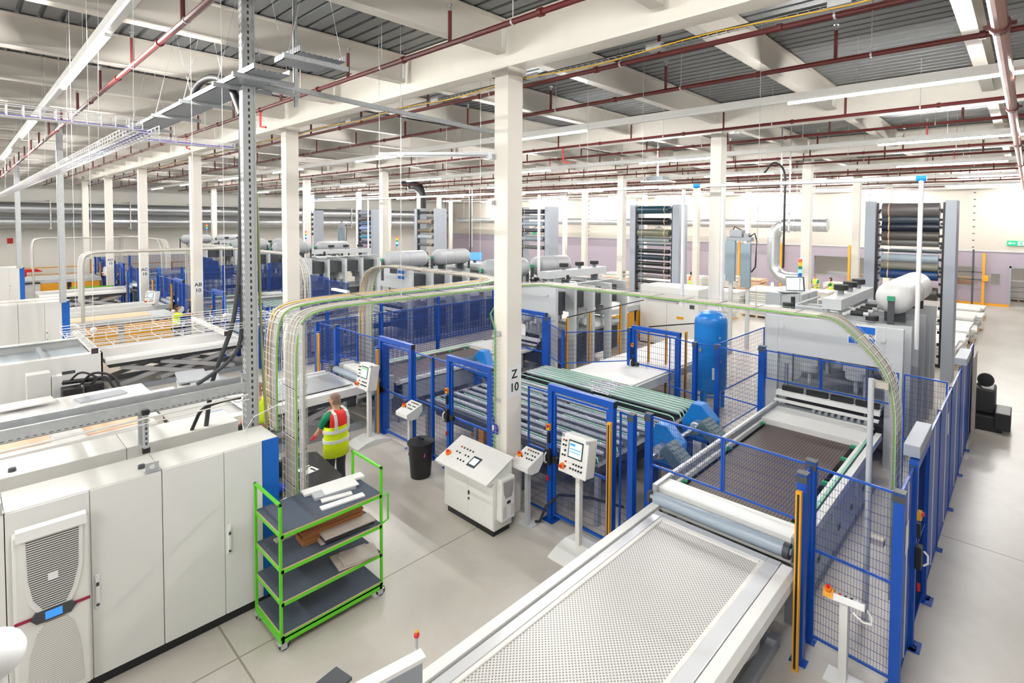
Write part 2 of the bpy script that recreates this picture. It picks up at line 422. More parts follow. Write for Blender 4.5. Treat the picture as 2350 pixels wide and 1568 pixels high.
for i, (xx, yy, z) in enumerate(((-12.4, 4.25, 6.85), (-17.9, 4.25, 6.85), (-11.1, 12.4, 6.75))):
    solo('drain_valve', MB().tube([(xx, yy, 7.2), (xx, yy, z), (xx+.3, yy, z-.05)], .022, 6), RED, 'bright red sprinkler drain bend hanging %s' % ['between the steel post and column Z 10', 'far beyond the steel post, left of column AB 10', 'just right of column Z 10'][i], 'pipe')

# ------------------------------------------------------------------ lighting rails with LED battens, plus one unseen fill rail
RAILS = [(1.2, -12.1, 8.4, 3.9), (9.62, -11.05, 7.75, 3.2), (16.15, -10.75, 7.6, 3.2), (22.7, -11.5, 7.7, 3.2), (29.2, -10.2, 7.7, 3.2), (35.6, -11.3, 7.7, 3.2), (39.2, -9.0, 7.7, 3.2), (-4.6, -10.0, 7.7, 4.6)]  # last rail is unseen, added behind the camera to brighten roof and left side
for k, (ry, st, per, ln) in enumerate(RAILS):
    r_ = MB(); r_.prism([(ry-.035, 7.03), (ry+.035, 7.03), (ry+.05, 7.06), (ry+.05, 7.17), (ry-.05, 7.17), (ry-.05, 7.06)], 'x', XW+3, 13)
    solo('lighting_rail', r_, WHITE, 'long white lighting rail, %s counted from the camera' % ORD[k], 'light rail', 'lighting rails')
    if k in (0, 1, 2):
        w_ = MB(); xx = 3
        while xx > XW+6: w_.tube([(xx, ry, 7.17), (xx, ry, 8.16)], .003, 4, False); xx -= 2.6
        solo('rail_hanger_wires', w_, GALV, 'thin steel hanger wires above the %s lighting rail' % ORD[k], 'wire')
    n0 = -2
    for q in range(n0, 7):
        a = st - per*q
        if a < XW+4 or a > 3.9: continue
        a1 = a+ln
        t = thing('led_batten', 'glowing white LED batten on the %s rail from the camera, %s from the right' % (ORD[k], ORD[q-n0]), 'light', ((a+a1)/2, ry, 6.98), 'LED battens on the lighting rails')  # battens of the last rail are added fill light, out of view
        link('diffuser', box(a+.01, a1-.01, ry-.016, ry+.016, 6.992, 7.03), LEDM, t)
        link('end_caps', MB().box(a, a+.01, ry-.03, ry+.03, 7.0, 7.03).box(a1-.01, a1, ry-.03, ry+.03, 7.0, 7.03), WHITE, t)
# cable rack beneath the Z10 main beam with yellow and black cables
t = thing('cable_rack', 'thin cable rack with black and yellow cables under the main beam of column Z 10', 'cable tray', (-6, 6.22, 7.28))
g = MB(); kk = MB(); yy_ = MB(); random.seed(1)
for o_ in (-.05, .05): g.tube([(3, 6.22+o_, 7.25), (-50, 6.22+o_, 7.25)], .005, 4)
xx = 3
while xx > -50: g.box(xx-.004, xx+.004, 6.16, 6.28, 7.24, 7.25); xx -= .12
for o_ in (-.03, -.01, .01, .03): kk.tube([(3, 6.22+o_, 7.27), (-50, 6.22+o_, 7.27)], .009, 5)
yy_.tube([(3-i*.5, 6.15, 7.22-.03*math.sin(i*.9)) for i in range(80)], .009, 5)
link('wire_basket', g, GALV, t); link('black_cables', kk, CABK, t); link('yellow_cable', yy_, CABY, t)
j_ = MB()
for xx in (-1.6, -3.9, -6.2, -8.9, -12.4): j_.box(xx-.12, xx+.12, 6.15, 6.29, 7.22, 7.3)
links('junction_clip', j_, GALV, t)
# ------------------------------------------------------------------ safety fencing
def wires(mb, p, q, z0, z1, sx, sz, w):
    p = Vector((p[0], p[1], 0)); q = Vector((q[0], q[1], 0)); L = (q-p).length; d = (q-p)/L; n = Vector((-d.y, d.x, 0))
    k = max(1, int(L/sx))
    for i in range(1, k):
        c = p + d*(L*i/k); a = c-d*w/2-n*w/2; b_ = c+d*w/2-n*w/2; e = c+n*w/2
        mb.add([(a.x,a.y,z0),(b_.x,b_.y,z0),(e.x,e.y,z0),(a.x,a.y,z1),(b_.x,b_.y,z1),(e.x,e.y,z1)], [(0,1,4,3),(1,2,5,4),(2,0,3,5)])
    k = max(1, int((z1-z0)/sz))
    for i in range(1, k):
        z = z0+(z1-z0)*i/k
        mb.bar((p.x+n.x*w, p.y+n.y*w, z), (q.x+n.x*w, q.y+n.y*w, z), w)
def panel(p, q, z0, z1, label, sx=.03, sz=.1, w=.0034, mid=None, group='blue mesh fence panels', solid=False):
    t = thing('mesh_fence', label, 'fence panel', ((p[0]+q[0])/2, (p[1]+q[1])/2, z0), group)
    f = MB()
    for z in (z0+.0125, z1-.0125) + ((mid,) if mid else ()): f.bar((p[0], p[1], z), (q[0], q[1], z), .024)
    for c in (p, q): f.bar((c[0], c[1], z0), (c[0], c[1], z1), .024)
    link('frame', f, BLUE, t)
    m_ = MB()
    if solid:
        m_.bar((p[0], p[1], (z0+z1)/2), (q[0], q[1], (z0+z1)/2), .006, z1-z0-.02); link('sheet', m_, BLUE, t)
    else:
        wires(m_, p, q, z0, z1, sx, sz, w); link('wire_mesh', m_, WIREB, t)
    return t
def post(x, y, h, label, s=.06, foot=True, grp='blue fence posts'):
    t = thing('fence_post', label, 'post', (x, y, 0), grp)
    link('upright', box(x-s/2, x+s/2, y-s/2, y+s/2, .01, h), BLUE, t)
    if foot:
        f = MB().box(x-.09, x+.09, y-.06, y+.06, 0, .012)
        for a in (-.07, .07): f.lathe([(.012, .012), (.012, .03)], (x+a, y, 0), 'z', 6)
        link('base_plate', f, BLUE, t)
    link('top_bracket', MB().box(x-s*.6, x+s*.6, y-s*.55, y+s*.55, h, h+.012).box(x-s*.6, x+s*.6, y-s*.6, y-s*.5, h-.09, h-.02), DGREY, t)
    return t
def gate(x0, x1, y, h, label, group='blue framed mesh gates', lock=-1, axis='x', fine=True):
    P = (lambda u: (u, y)) if axis == 'x' else (lambda u: (y, u))
    t = thing('safety_gate', label, 'gate', (*P((x0+x1)/2), 0), group)
    s = .09
    for u in (x0, x1):
        a = P(u); link('gate_post', MB().box(a[0]-s/2, a[0]+s/2, a[1]-s/2, a[1]+s/2, 0, h).box(a[0]-.12, a[0]+.12, a[1]-.1, a[1]+.1, 0, .012), BLUE, t)
    a, c = P(x0-.045), P(x1+.045)
    link('lintel', MB().bar((*a, h+.05), (*c, h+.05), .09, .1), BLUE, t)
    link('lintel_cap', MB().bar((*P(x1+.045), h+.05), (*P(x1+.055), h+.05), .092, .102), BLACK, t)
    lf = MB(); u0, u1 = x0+.08, x1-.08
    for z in (.12, 1.05, h-.06): lf.bar((*P(u0), z), (*P(u1), z), .035)
    for u in (u0, u1): lf.bar((*P(u), .1), (*P(u), h-.04), .04)
    leaf = link('gate_leaf', lf, BLUE, t)
    m_ = MB(); wires(m_, P(u0), P(u1), .12, h-.06, .03 if fine else .06, .1 if fine else .16, .0034 if fine else .006)
    link('wire_mesh', m_, WIREB, leaf)
    ul = x0 if lock < 0 else x1; un = 1 if lock < 0 else -1
    n = (0, -1) if axis == 'x' else (1, 0)
    def O(u, d, z0, z1, w_):  # small block in front of the gate
        c0 = P(u); return (c0[0]+n[0]*d, c0[1]+n[1]*d, (z0+z1)/2)
    lk = MB()
    c0 = O(ul, .07, .95, 1.2, .1); lk.obox(c0, .11, .07, .26, 0 if axis == 'x' else R(90))
    c1 = O(ul+un*.14, .05, 1, 1.1, .1); lk.obox(c1, .12, .05, .1, 0 if axis == 'x' else R(90))
    L_ = link('interlock', lk, BLACK, t, bevel=.01)
    c2 = O(ul, .12, 1, 1.1, .1); link('handle', MB().tube([(c2[0], c2[1], .99), (c2[0]+n[0]*.04, c2[1]+n[1]*.04, 1.03), (c2[0]+n[0]*.04, c2[1]+n[1]*.04, 1.12), (c2[0], c2[1], 1.16)], .012, 8), SOCK, L_)
    c3 = O(ul, .06, 1.5, 1.6, .1); e = link('stop_box', MB().obox((c3[0], c3[1], 1.56), .07, .06, .1, 0 if axis == 'x' else R(90)), YEL, t)
    link('stop_button', MB().lathe([(.022, 0), (.03, .02), (.026, .04)], (c3[0]+n[0]*.03, c3[1]+n[1]*.03, 1.56), 'z', 10), RED, e)
    link('key_switch', MB().obox((c3[0], c3[1], 1.38), .045, .04, .17, 0), BLACK, t)
    link('red_tag', MB().obox((c3[0]+n[0]*.02, c3[1]+n[1]*.02, .72), .03, .02, .09, 0), RED, t)
    return t
def curtain(x, y, z0, z1, label, guard=True):
    t = thing('light_curtain', label, 'light curtain', (x, y, z0), 'yellow light curtains on the fences')
    link('housing', box(x-.03, x+.03, y-.025, y+.025, z0, z1), YEL, t)
    link('lens_strip', box(x-.012, x+.012, y-.028, y-.024, z0+.03, z1-.03), BLACK, t)
    if guard: link('mounting_post', MB().box(x+.035, x+.11, y-.01, y+.07, .01, z1+.03).box(x-.02, x+.2, y-.1, y+.12, 0, .012), BLUE, t)
    return t

# near cell: front run at y = 6.3
gate(-5.83, -4.6, 6.28, 2.15, 'blue mesh gate behind the large touch screen terminal, nearest the perforated table')
gate(-8.57, -7.32, 6.28, 2.15, 'blue mesh gate directly left of column Z 10, rollers seen through it')
gate(-11.15, -9.9, 6.28, 2.15, 'blue mesh gate beside the black waste bin, farthest left of the three along the rollers')
panel((-7.22, 6.3), (-6.76, 6.3), .08, 2.1, 'narrow mesh panel tucked behind the left side of column Z 10')
panel((-6.38, 6.3), (-5.9, 6.3), .08, 2.1, 'narrow mesh panel between column Z 10 and the nearest gate', mid=1.1)
panel((-9.8, 6.3), (-9.2, 6.3), .08, 2.1, 'mesh panel behind the button stand with the black bin', mid=1.1)
panel((-9.14, 6.3), (-8.67, 6.3), .08, 2.1, 'narrow mesh panel just right of the black bin', mid=1.1)
post(-9.17, 6.3, 2.1, 'slim blue post behind the black bin')
panel((-4.5, 6.35), (-4.23, 6.35), .08, 2.1, 'narrow mesh panel at the left edge of the table opening', sx=.02)
post(-4.27, 6.31, 2.12, 'blue post left of the table opening, nearer one of the pair', .09)
post(-4.1, 6.5, 2.12, 'blue post left of the table opening, farther one of the pair', .09)
panel((-4.06, 6.5), (-2.965, 6.47), 1.38, 2.1, 'low hanging mesh panel over the cover roller, left half', mid=None)
panel((-2.935, 6.47), (-1.88, 6.44), 1.38, 2.1, 'low hanging mesh panel over the cover roller, right half')
curtain(-4.52, 6.1, .1, 2.0, 'yellow light curtain to the left of the perforated table opening', False)
post(-1.84, 6.44, 2.14, 'broad blue post at the right of the table opening', .1)
post(-1.82, 6.05, 2.14, 'broad blue post carrying the right-hand light curtain', .1)
panel((-1.84, 6.39), (-1.82, 6.1), .08, 2.1, 'short sideways mesh panel between the two broad blue posts')
curtain(-1.81, 5.9, .0, 2.0, 'tall yellow and black light curtain at the right of the perforated table', False)
panel((-1.79, 6.42), (-.99, 6.36), .08, 2.1, 'near mesh panel behind the small push-button stand at lower right', mid=1.12)
post(-.94, 6.33, 2.12, 'corner blue post nearest the camera on the aisle side', .1)
# aisle side, solid sheet fence along x = -.93
YS = [6.4, 7.1, 8.2, 9.55, 11.05, 12.7, 14.2, 15.6]
for i in range(len(YS)-1):
    a, c = YS[i], YS[i+1]
    if i == 1: continue
    t = panel((-.93, a+.03), (-.93, c-.03), .06, 2.12, 'solid blue sheet fence panel along the aisle, %s from the corner post' % ORD[i], solid=True, group='solid fence panels along the aisle')
    s_ = MB().box(-.931, -.915, (a+c)/2-.004, (a+c)/2+.004, .1, 2.08); link('seam', s_, WIREW, t)
for i, yy in enumerate(YS[1:]):
    post(-.94, yy, 2.12, 'blue aisle fence post with floor plate, %s from the corner' % ORD[i+1], .05)
solo('fence_note', box(-.924, -.921, 6.66, 6.84, 1.3, 1.62), PAPER, 'white notice on the solid blue panel by the corner post', 'notice')
solo('fence_note', box(-.924, -.921, 10.5, 10.68, 1.45, 1.8), PAPER, 'white notice farther along the solid blue aisle fence', 'notice')
g_ = gate(7.15, 8.15, -.93, 2.08, 'solid blue sliding gate in the aisle fence with black lock', axis='y')
link('leaf_sheet', box(-.94, -.932, 7.22, 8.1, .1, 2.05), BLUE, g_)
solo('gate_motor_cover', box(-1.05, -.88, 7.2, 8.15, 2.19, 2.33), [SHELLG], 'grey cover box lying on the aisle gate lintel', 'cover', bevel=.008)
solo('gate_motor_cover', box(-1.05, -.85, 12.8, 13.9, 2.14, 2.28), [SHELLG], 'grey cover box on top of the aisle fence further back', 'cover', bevel=.008)
# rear run behind the brown belt
panel((-4.1, 11.0), (-3.015, 10.95), 1.65, 2.25, 'low mesh panel in front of the big press, left half', sx=.04)
panel((-2.985, 10.95), (-1.7, 10.9), 1.65, 2.25, 'low mesh panel in front of the big press, right half', sx=.04)
post(-4.2, 11.05, 2.3, 'blue post at the left front corner of the big press', .12)
panel((-1.6, 10.9), (-.98, 10.85), .1, 2.25, 'mesh panel closing the gap between press and aisle fence', sx=.04, mid=1.1)
panel((-5.25, 11.2), (-4.28, 11.07), .1, 2.1, 'mesh panel left of the big press front', sx=.04, mid=1.0)
post(-5.3, 11.25, 2.12, 'blue post right of the blue air tank', .1)
panel((-5.3, 11.3), (-5.25, 13.9), .1, 2.15, 'deep mesh panel running back beside the big press', sx=.05, mid=1.0)
panel((-5.3, 11.25), (-5.75, 11.15), .1, 2.1, 'short mesh panel in front of the blue air tank, right piece', sx=.04, mid=.9)
post(-5.8, 11.12, 2.12, 'blue post directly in front of the blue air tank', .09)
panel((-5.85, 11.15), (-6.6, 11.35), .1, 2.1, 'mesh panel across the front of the blue air tank', sx=.04, mid=.9)
# gate two around the white outfeed table
gate(-8.1, -6.72, 12.0, 1.98, 'blue framed gate over the white belt table with yellow bars behind', fine=False, lock=-1)
panel((-9.35, 10.5), (-8.2, 11.9), 1.1, 1.95, 'mesh panel spanning the white belt table, nearer part', sx=.05, sz=.12, w=.005)
panel((-10.5, 11.15), (-9.4, 10.6), 1.0, 1.95, 'mesh panel behind the roller transfer, left of the white belt table', sx=.05, sz=.12, w=.005)
post(-9.4, 10.55, 2.0, 'slim blue post at the left edge of the white belt table', .06)
post(-8.2, 11.95, 2.0, 'blue post between white belt table and the framed gate', .1)
post(-10.57, 11.2, 2.1, 'blue post behind the rollers beside the closed blue door', .12)
gate(-11.9, -10.68, 11.2, 2.12, 'blue mesh door behind the rollers with a white notice', fine=False, lock=-1)
solo('door_notice', box(-11.6, -11.4, 11.1, 11.103, 1.45, 1.8), PAPER, 'white notice on the blue mesh door right of column Z 10', 'notice')
for i, (xx, yy, h) in enumerate(((-10.45, 11.92, 2.0), (-10.53, 13.1, 2.0), (-10.64, 14.92, 2.02), (-8.0, 12.6, 1.95), (-7.5, 12.7, 1.95), (-6.95, 12.8, 1.95))):
    curtain(xx, yy, .0, h, ['yellow curtain bar nearest the roller transfer', 'yellow curtain bar behind the white table, middle of three', 'yellow curtain bar behind the white table, farthest of three', 'yellow curtain bar at the left inside the framed gate', 'yellow curtain bar in the middle of the framed gate', 'yellow curtain bar at the right inside the framed gate'][i], False)
solo('curtain_rail', MB().bar((-10.45, 11.92, 2.02), (-10.66, 16.4, 2.04), .03).bar((-8.0, 12.6, 1.97), (-6.9, 14.5, 1.99), .03), BLACK, 'thin black rails joining the yellow curtain bars', 'rail')

# ------------------------------------------------------------------ perforated lift table
def lift_table(zt, label, near=True, y0=1.3, y1=6.12, grp='perforated lift tables'):
    t = thing('lift_table', label, 'lift table', (-2.9, (y0+y1)/2, 0), grp)
    for nm, x0, x1 in (('side_rail', -3.86, -3.74), ('side_rail', -2.03, -1.87)):
        link(nm, MB().prism([(x0, zt-.16), (x1, zt-.16), (x1, zt-.05 if x1 > -2 else zt+.02), (x1-.04, zt+.02), (x0, zt+.02)], 'y', y0, y1-.05 if x1 > -2 else y1+.1), WHITE, t, bevel=.006)
    f = MB(); z = zt+.0
    for x0, x1, a, c in ((-3.72, -3.6, y0, y1), (-2.2, -2.05, y0, y1), (-3.6, -2.2, y1-.12, y1)): f.box(x0, x1, a, c, z-.06, z)
    link('inner_frame', f, mat('brushed_aluminium', (.70, .71, .73), .35, .35), t, bevel=.008)
    rm = MB()
    for x0, x1, a, c in ((-3.6, -3.545, y0, y1-.12), (-2.255, -2.2, y0, y1-.12), (-3.545, -2.255, y1-.175, y1-.12)): rm.box(x0, x1, a, c, z-.05, z-.005)
    link('rim', rm, OFFW, t, bevel=.01)
    link('perforated_plate', box(-3.545, -2.255, y0, y1-.175, z-.05, z-.02), PERF, t)
    link('under_frame', MB().box(-3.7, -2.1, y0+.1, y1-.1, zt-.3, zt-.16), DGREY, t)
    s_ = MB()
    for c in (y0+1.3, y1-1.3):
        for xx in (-3.55, -2.25):
            s_.bar((xx, c-.95, .18), (xx, c+.95, zt-.33), .05, .12); s_.bar((xx+.07, c+.95, .18), (xx+.07, c-.95, zt-.33), .05, .12)
    links('scissor_arm', s_, ARMG, t)
    b_ = MB()
    for xx in (-3.7, -2.1): b_.box(xx-.05, xx+.05, y0, y1, 0, .14)
    for yy in (y0, (y0+y1)/2, y1-.1): b_.box(-3.7, -2.1, yy, yy+.1, 0, .1)
    link('base_frame', b_, GREYM, t)
    return t
def infeed(label, grp='infeed cover boxes'):
    t = thing('infeed_unit', label, 'cover', (-2.95, 6.7, 0), grp)
    link('cover', MB().prism([(6.5, .78), (6.5, 1.1), (6.53, 1.12), (6.8, 1.12), (6.84, 1.05), (6.84, .78)], 'x', -3.92, -2.05), WHITE, t, bevel=.005)
    link('end_bracket', MB().box(-3.98, -3.92, 6.42, 6.82, .6, 1.16).box(-2.05, -1.99, 6.42, 6.82, .6, 1.16), GALV, t)
    links('leg', MB().box(-3.9, -3.8, 6.55, 6.8, 0, .8).box(-2.15, -2.05, 6.55, 6.8, 0, .8), GREYM, t)
    rl = MB(); rl.lathe([(.03, -.98), (.03, -.92), (.075, -.9), (.085, -.88), (.085, .84), (.075, .86), (.07, .9), (.05, .92), (.03, .96)], (-2.95, 6.28, 1.06), 'x', 28)
    link('film_roller', rl, FILM, t, smooth=True)
    links('roller_bearing', MB().box(-1.97, -1.93, 6.22, 6.4, .98, 1.12).lathe([(.09, -.02), (.09, .05)], (-2.06, 6.28, 1.06), 'x', 20).box(-3.96, -3.92, 6.24, 6.34, .98, 1.12), DGREY, t)
    link('green_clamp', MB().box(-2.0, -1.95, 6.3, 6.36, 1.02, 1.1), GRND, t)
    return t
def belt_conveyor(label, det=True, grp='brown belt conveyors in front of the presses'):
    t = thing('belt_conveyor', label, 'conveyor', (-3, 9, 0), grp)
    link('belt', box(-3.85, -2.32, 6.95, 10.45, .86, .9), BELT, t)
    link('transfer_plate', MB().box(-4.05, -2.15, 10.55, 11.42, .95, .99).box(-4.05, -2.15, 10.5, 10.56, .86, .99), WHITE, t, bevel=.004)
    link('belt_bed', box(-3.8, -2.35, 6.9, 11.4, .6, .85), BLACK, t)
    lr = MB().box(-4.12, -4.02, 6.9, 11.45, .95, 1.03).box(-3.98, -3.93, 6.9, 11.45, .88, .96)
    link('left_rail', lr, WHITE, t)
    ch = MB(); yy = 6.92
    while yy < 11.4: ch.box(-4.03, -3.98, yy, yy+.045, .96, 1.07); yy += .075
    link('feed_chain', ch, GREYM, t)
    rr = MB().box(-2.2, -2.15, 6.9, 10.9, .94, .98).box(-2.08, -1.98, 6.9, 11.2, .86, .98)
    link('right_rail', rr, WHITE, t)
    link('guide_strip', box(-2.14, -2.1, 6.9, 11.1, .96, 1.0), RGRN, t)
    c = MB()
    for a, y_ in ((-3.92, 7.2), (-3.92, 8.8), (-3.92, 10.35), (-2.28, 7.1), (-2.28, 8.6), (-2.28, 9.7), (-2.28, 10.35)):
        c.box(a-.03, a+.03, y_-.03, y_+.03, .9, .95).tube([(a, y_, .94), (a+.07, y_, .94)], .022, 8)
    links('green_guide', c, GRND, t, 2)
    sp_ = MB()
    for a, e in ((6.95, 8.0), (8.1, 9.3), (9.4, 10.4)): sp_.box(-2.02, -1.99, a, e, .2, .84)
    links('side_panel', sp_, LGREY, t)
    h_ = MB()
    for a in (7.3, 8.3, 9.0, 9.8): h_.box(-1.99, -1.985, a, a+.12, .42, .5)
    link('panel_slots', h_, BLACK, t)
    link('frame_legs', MB().box(-2.1, -2.02, 6.9, 11, .0, .12).box(-4.1, -4.02, 6.9, 11, 0, .12).box(-4.1, -4.03, 7, 11, .5, .9), GREYM, t)
    return t
def press(label, det=True, tanks=1, grp='grey membrane presses', yend=17.0):
    t = thing('press_machine', label, 'press', (-3.15, 14, 0), grp)
    P_ = [(-4.5, 0), (-4.22, 0), (-4.22, 1.9), (-4.1, 2.0), (-3.95, 2.0), (-3.95, 1.72), (-3.38, 1.72), (-3.38, 2.0), (-3.2, 2.0), (-3.2, 2.0), (-2.95, 2.0), (-2.95, 1.68), (-2.5, 1.68), (-2.5, 2.0), (-2.1, 2.02), (-2.1, 0), (-1.8, 0), (-1.8, 2.84), (-4.5, 2.84)]
    fp = MB().box(-4.5, -4.22, 12, 12.12, 0, 2.84).box(-2.1, -1.8, 12, 12.12, 0, 2.84).box(-4.22, -2.1, 12, 12.12, 2.02, 2.84)
    link('front_plate', fp, LGREY, t, bevel=.006)
    bt = MB()
    for a in (-4.13, -2.14): bt.lathe([(.05, 0), (.05, -.03)], (a, 12, 2.6), 'y', 16)
    links('plate_cap', bt, LGREY, t)
    # brand emblem: three blue quarters with a framed white band
    pl = link('emblem_plate', box(-2.79, -2.27, 11.99, 11.999, 2.43, 2.83), WHITE, t)
    links('blue_field', MB().box(-2.77, -2.29, 11.984, 11.99, 2.67, 2.81).box(-2.77, -2.29, 11.984, 11.99, 2.45, 2.58), BLUEP, pl)
    if FX[0] > 0: text('FC', .085, (FX[1]-2.35, 11.985, 2.625), basis((1,0,0), (0,-1,0)), BLACK, pl)
    ff = MB()
    n = 0; yy = 12.95
    while yy < yend:
        ff.box(-4.45, -4.2, yy, yy+.12, 0, 2.75).box(-2.1, -1.8, yy, yy+.12, 0, 2.75).box(-4.2, -2.1, yy, yy+.12, 1.95, 2.75); yy += .95
    links('frame_plate', ff, LGREY, t, 3)
    link('press_body', MB().box(-4.1, -2.15, 12.2, yend, .3, 1.1).box(-4.05, -2.2, 12.3, yend, 2.0, 2.6), DGREY, t)
    ps = MB()
    for a in (-3.68, -2.73):
        for yy in (12.55, 14.0, 15.4): ps.box(a-.22, a+.22, yy-.2, yy+.2, 1.75, 2.02).lathe([(.19, -.2), (.22, -.17), (.22, .03)], (a, yy, 1.75), 'z', 20).lathe([(.05, -.6), (.05, 0)], (a, yy, 1.6), 'z', 10)
    links('piston', ps, LGREY, t, 3, smooth=True)
    pb = MB().box(-4.1, -2.15, 12.0, 16.5, 1.12, 1.2)
    for a in (12.3, 13.3, 14.3): pb.box(-4.1, -2.15, a, a+.1, 1.2, 1.28)
    link('platen', pb, GREYM, t)
    link('entry_beam', MB().box(-4.1, -2.1, 11.62, 11.75, 1.16, 1.26).box(-4.1, -2.1, 11.5, 11.6, 1.06, 1.1), WHITE, t)
    bk = MB()
    for a in (-4.0, -3.5, -3.02, -2.55): bk.box(a, a+.42, 11.7, 11.8, 1.26, 1.36)
    links('clamp_block', bk, BLACK, t)
    ac = MB()
    for a in (-3.95, -2.4): ac.tube([(a, 11.8, 1.3), (a, 11.8, 1.85)], .045, 10).tube([(a, 11.8, 1.05), (a, 11.8, 1.3)], .018, 8)
    links('air_cylinder', ac, STEEL, t, 2, smooth=True)
    vb = MB().box(-4.05, -2.2, 11.52, 11.62, .93, .99)
    for a in range(9): vb.box(-3.3+a*.12, -3.24+a*.12, 11.45, 11.52, .99, 1.05)
    link('valve_row', vb, GREYM, t)
    # top works
    tp = MB().box(-3.5, -3.1, 12.7, 15.9, 2.98, 3.22)
    bx_ = link('fan_box', tp, LGREY, t, bevel=.006)
    links('box_leg', MB().box(-3.45, -3.4, 12.9, 12.96, 2.7, 2.98).box(-3.2, -3.15, 12.9, 12.96, 2.7, 2.98).box(-3.45, -3.15, 15.4, 15.46, 2.7, 2.98), GREYM, t)
    for k_, yy in enumerate((13.66, 14.5, 15.34)):
        fn = link('fan_head', MB().lathe([(.15, 0), (.16, .01), (.16, .12), (.15, .13)], (-3.35, yy, 3.33), 'z', 24), RUBB, t, smooth=True)
        link('fan_stub', MB().lathe([(.07, 0), (.07, .12)], (-3.35, yy, 3.22), 'z', 16), GREYM, fn)
    hp = MB()
    for yy in (12.9, 13.35, 13.8, 14.3): hp.tube([(-3.1, yy, 2.86), (-3.0, yy, 2.93), (-2.6, yy, 2.93)], .045, 10)
    links('hydraulic_pipe', hp, LGREY, t, smooth=True)
    hs = MB()
    for yy in (12.9, 13.35, 13.8, 14.3): hs.tube([(-2.95, yy-.0, 2.93), (-2.7, yy, 2.93)], .056, 10)
    hs.lathe([(.13, 0), (.13, .1)], (-2.55, 13.0, 2.8), 'z', 16); hs.lathe([(.12, 0), (.12, .14)], (-4.25, 12.7, 2.9), 'z', 16).lathe([(.05, 0), (.05, .3)], (-4.2, 12.9, 2.86), 'z', 10)
    links('rubber_sleeve', hs, RUBB, t, smooth=True)
    cr = MB()
    for yy in (12.5, 13.2): cr.tube([(-4.3, yy, 2.9), (-3.6, yy, 2.9)], .04, 8)
    cr.tube([(-4.35, 12.4, 2.88), (-4.35, 15.5, 2.88)], .03, 8); cr.lathe([(.22, -.06), (.26, 0), (.22, .06)], (-4.55, 12.6, 2.88), 'z', 24)
    links('top_pipe', cr, LGREY, t, smooth=True)
    return t
def tank(y0, y1, label, r=.36, x=-2.2, z=3.3, grp='white horizontal pressure tanks on the presses'):
    t = thing('pressure_tank', label, 'tank', (x, (y0+y1)/2, z-r), grp)
    pr_ = []; dm = .3*r/.36
    for i in range(7): a = math.pi/2*i/6; pr_.append((max(.001, r*math.sin(a)), y0+dm-dm*math.cos(a)))
    for i in range(7): a = math.pi/2*(1-i/6); pr_.append((max(.001, r*math.sin(a)), y1-dm+dm*math.cos(a)))
    link('vessel', MB().lathe([(a, b_) for a, b_ in pr_], (x, 0, z), 'y', 32), LGREY if y0 > 1e9 else (mat('tank_shell', (.66, .66, .65), .35, var=.02) if r > .35 else TANKG), t, smooth=True)
    links('cradle_strut', MB().box(x-.06, x+.06, y0-.06, y0-.01, 2.5, z-.02).box(x-.06, x+.06, y1+.01, y1+.05, 2.5, z-.05).box(x-.2, x+.2, y0+.4, y0+.5, 2.75, z-r+.02).box(x-.2, x+.2, y1-.5, y1-.4, 2.75, z-r+.02), DGREY, t)
    link('end_clamp', MB().box(x-.07, x+.07, y0-.09, y0-.02, z-.04, z+.06), GRND, t)
    link('seam_ring', MB().lathe([(r+.004, -.01), (r+.004, .01)], (x, (y0+y1)/2, z), 'y', 32), GREYM, t)
    return t
ROLLC = {}
def roll(x0, x1, y, z, r, col, label, grp):
    mt = ROLLC.get(col) or mat('roll_%d' % len(ROLLC), col, .35, var=.05, nscale=8); ROLLC[col] = mt
    t = thing('foil_roll', label, 'foil roll', ((x0+x1)/2, y, z-r), grp)
    link('wound_foil', MB().lathe([(.03, x0), (r, x0+.002), (r, x1-.002), (.03, x1)], (0, y, z), 'x', 24), mt, t, smooth=True)
    links('core_shaft', MB().lathe([(.02, x0-.1), (.045, x0-.06), (.045, x0-.03), (.02, x0)], (0, y, z), 'x', 10).lathe([(.02, x1), (.045, x1+.03), (.045, x1+.06), (.02, x1+.1)], (0, y, z), 'x', 10), DGREY, t)
    a = x0 + (x1-x0)*.12
    if label.startswith('*'): pass
    link('tape_strip', MB().lathe([(r+.003, a), (r+.003, a+.035)], (0, y, z), 'x', 24), TAN, t)
    return t
def rack(rolls, label, line, det=True):
    t = thing('roll_rack', label, 'rack', (-2.97, 20.3, 0), 'tall grey foil roll racks')
    for x0, x1 in ((-4.22, -3.9), (-2.0, -1.7)):
        link('pillar', box(x0, x1, 20, 20.75, 0, 5.66), SHELLG, t, bevel=.01)
    c = MB()
    for x0 in (-3.88, -2.06): c.box(x0, x0+.05, 20.05, 20.2, .4, 5.6)
    for k in range(13): c.box(-3.86, -3.78, 20.1, 20.16, .7+.38*k, .78+.38*k).box(-2.12, -2.04, 20.1, 20.16, .7+.38*k, .78+.38*k)
    link('chain_track', c, BLACK, t)
    b_ = MB()
    for z in (1.7, 4.2): b_.bar((-3.88, 20.5, z), (-2.02, 20.5, z), .05); b_.bar((-3.88, 20.5, z), (-2.95, 20.5, z+.5), .04); b_.bar((-2.95, 20.5, z+.5), (-2.02, 20.5, z), .04); b_.bar((-2.95, 20.5, z), (-2.95, 20.5, z+.5), .04)
    links('cross_brace', b_, GREYM, t)
    for i, (z, r, col, nm) in enumerate(rolls):
        roll(-3.72, -2.14, 20.1, z, r, col, '%s foil roll, %s from the top in the %s rack' % (nm, ORD[i], line), 'foil rolls in the racks')
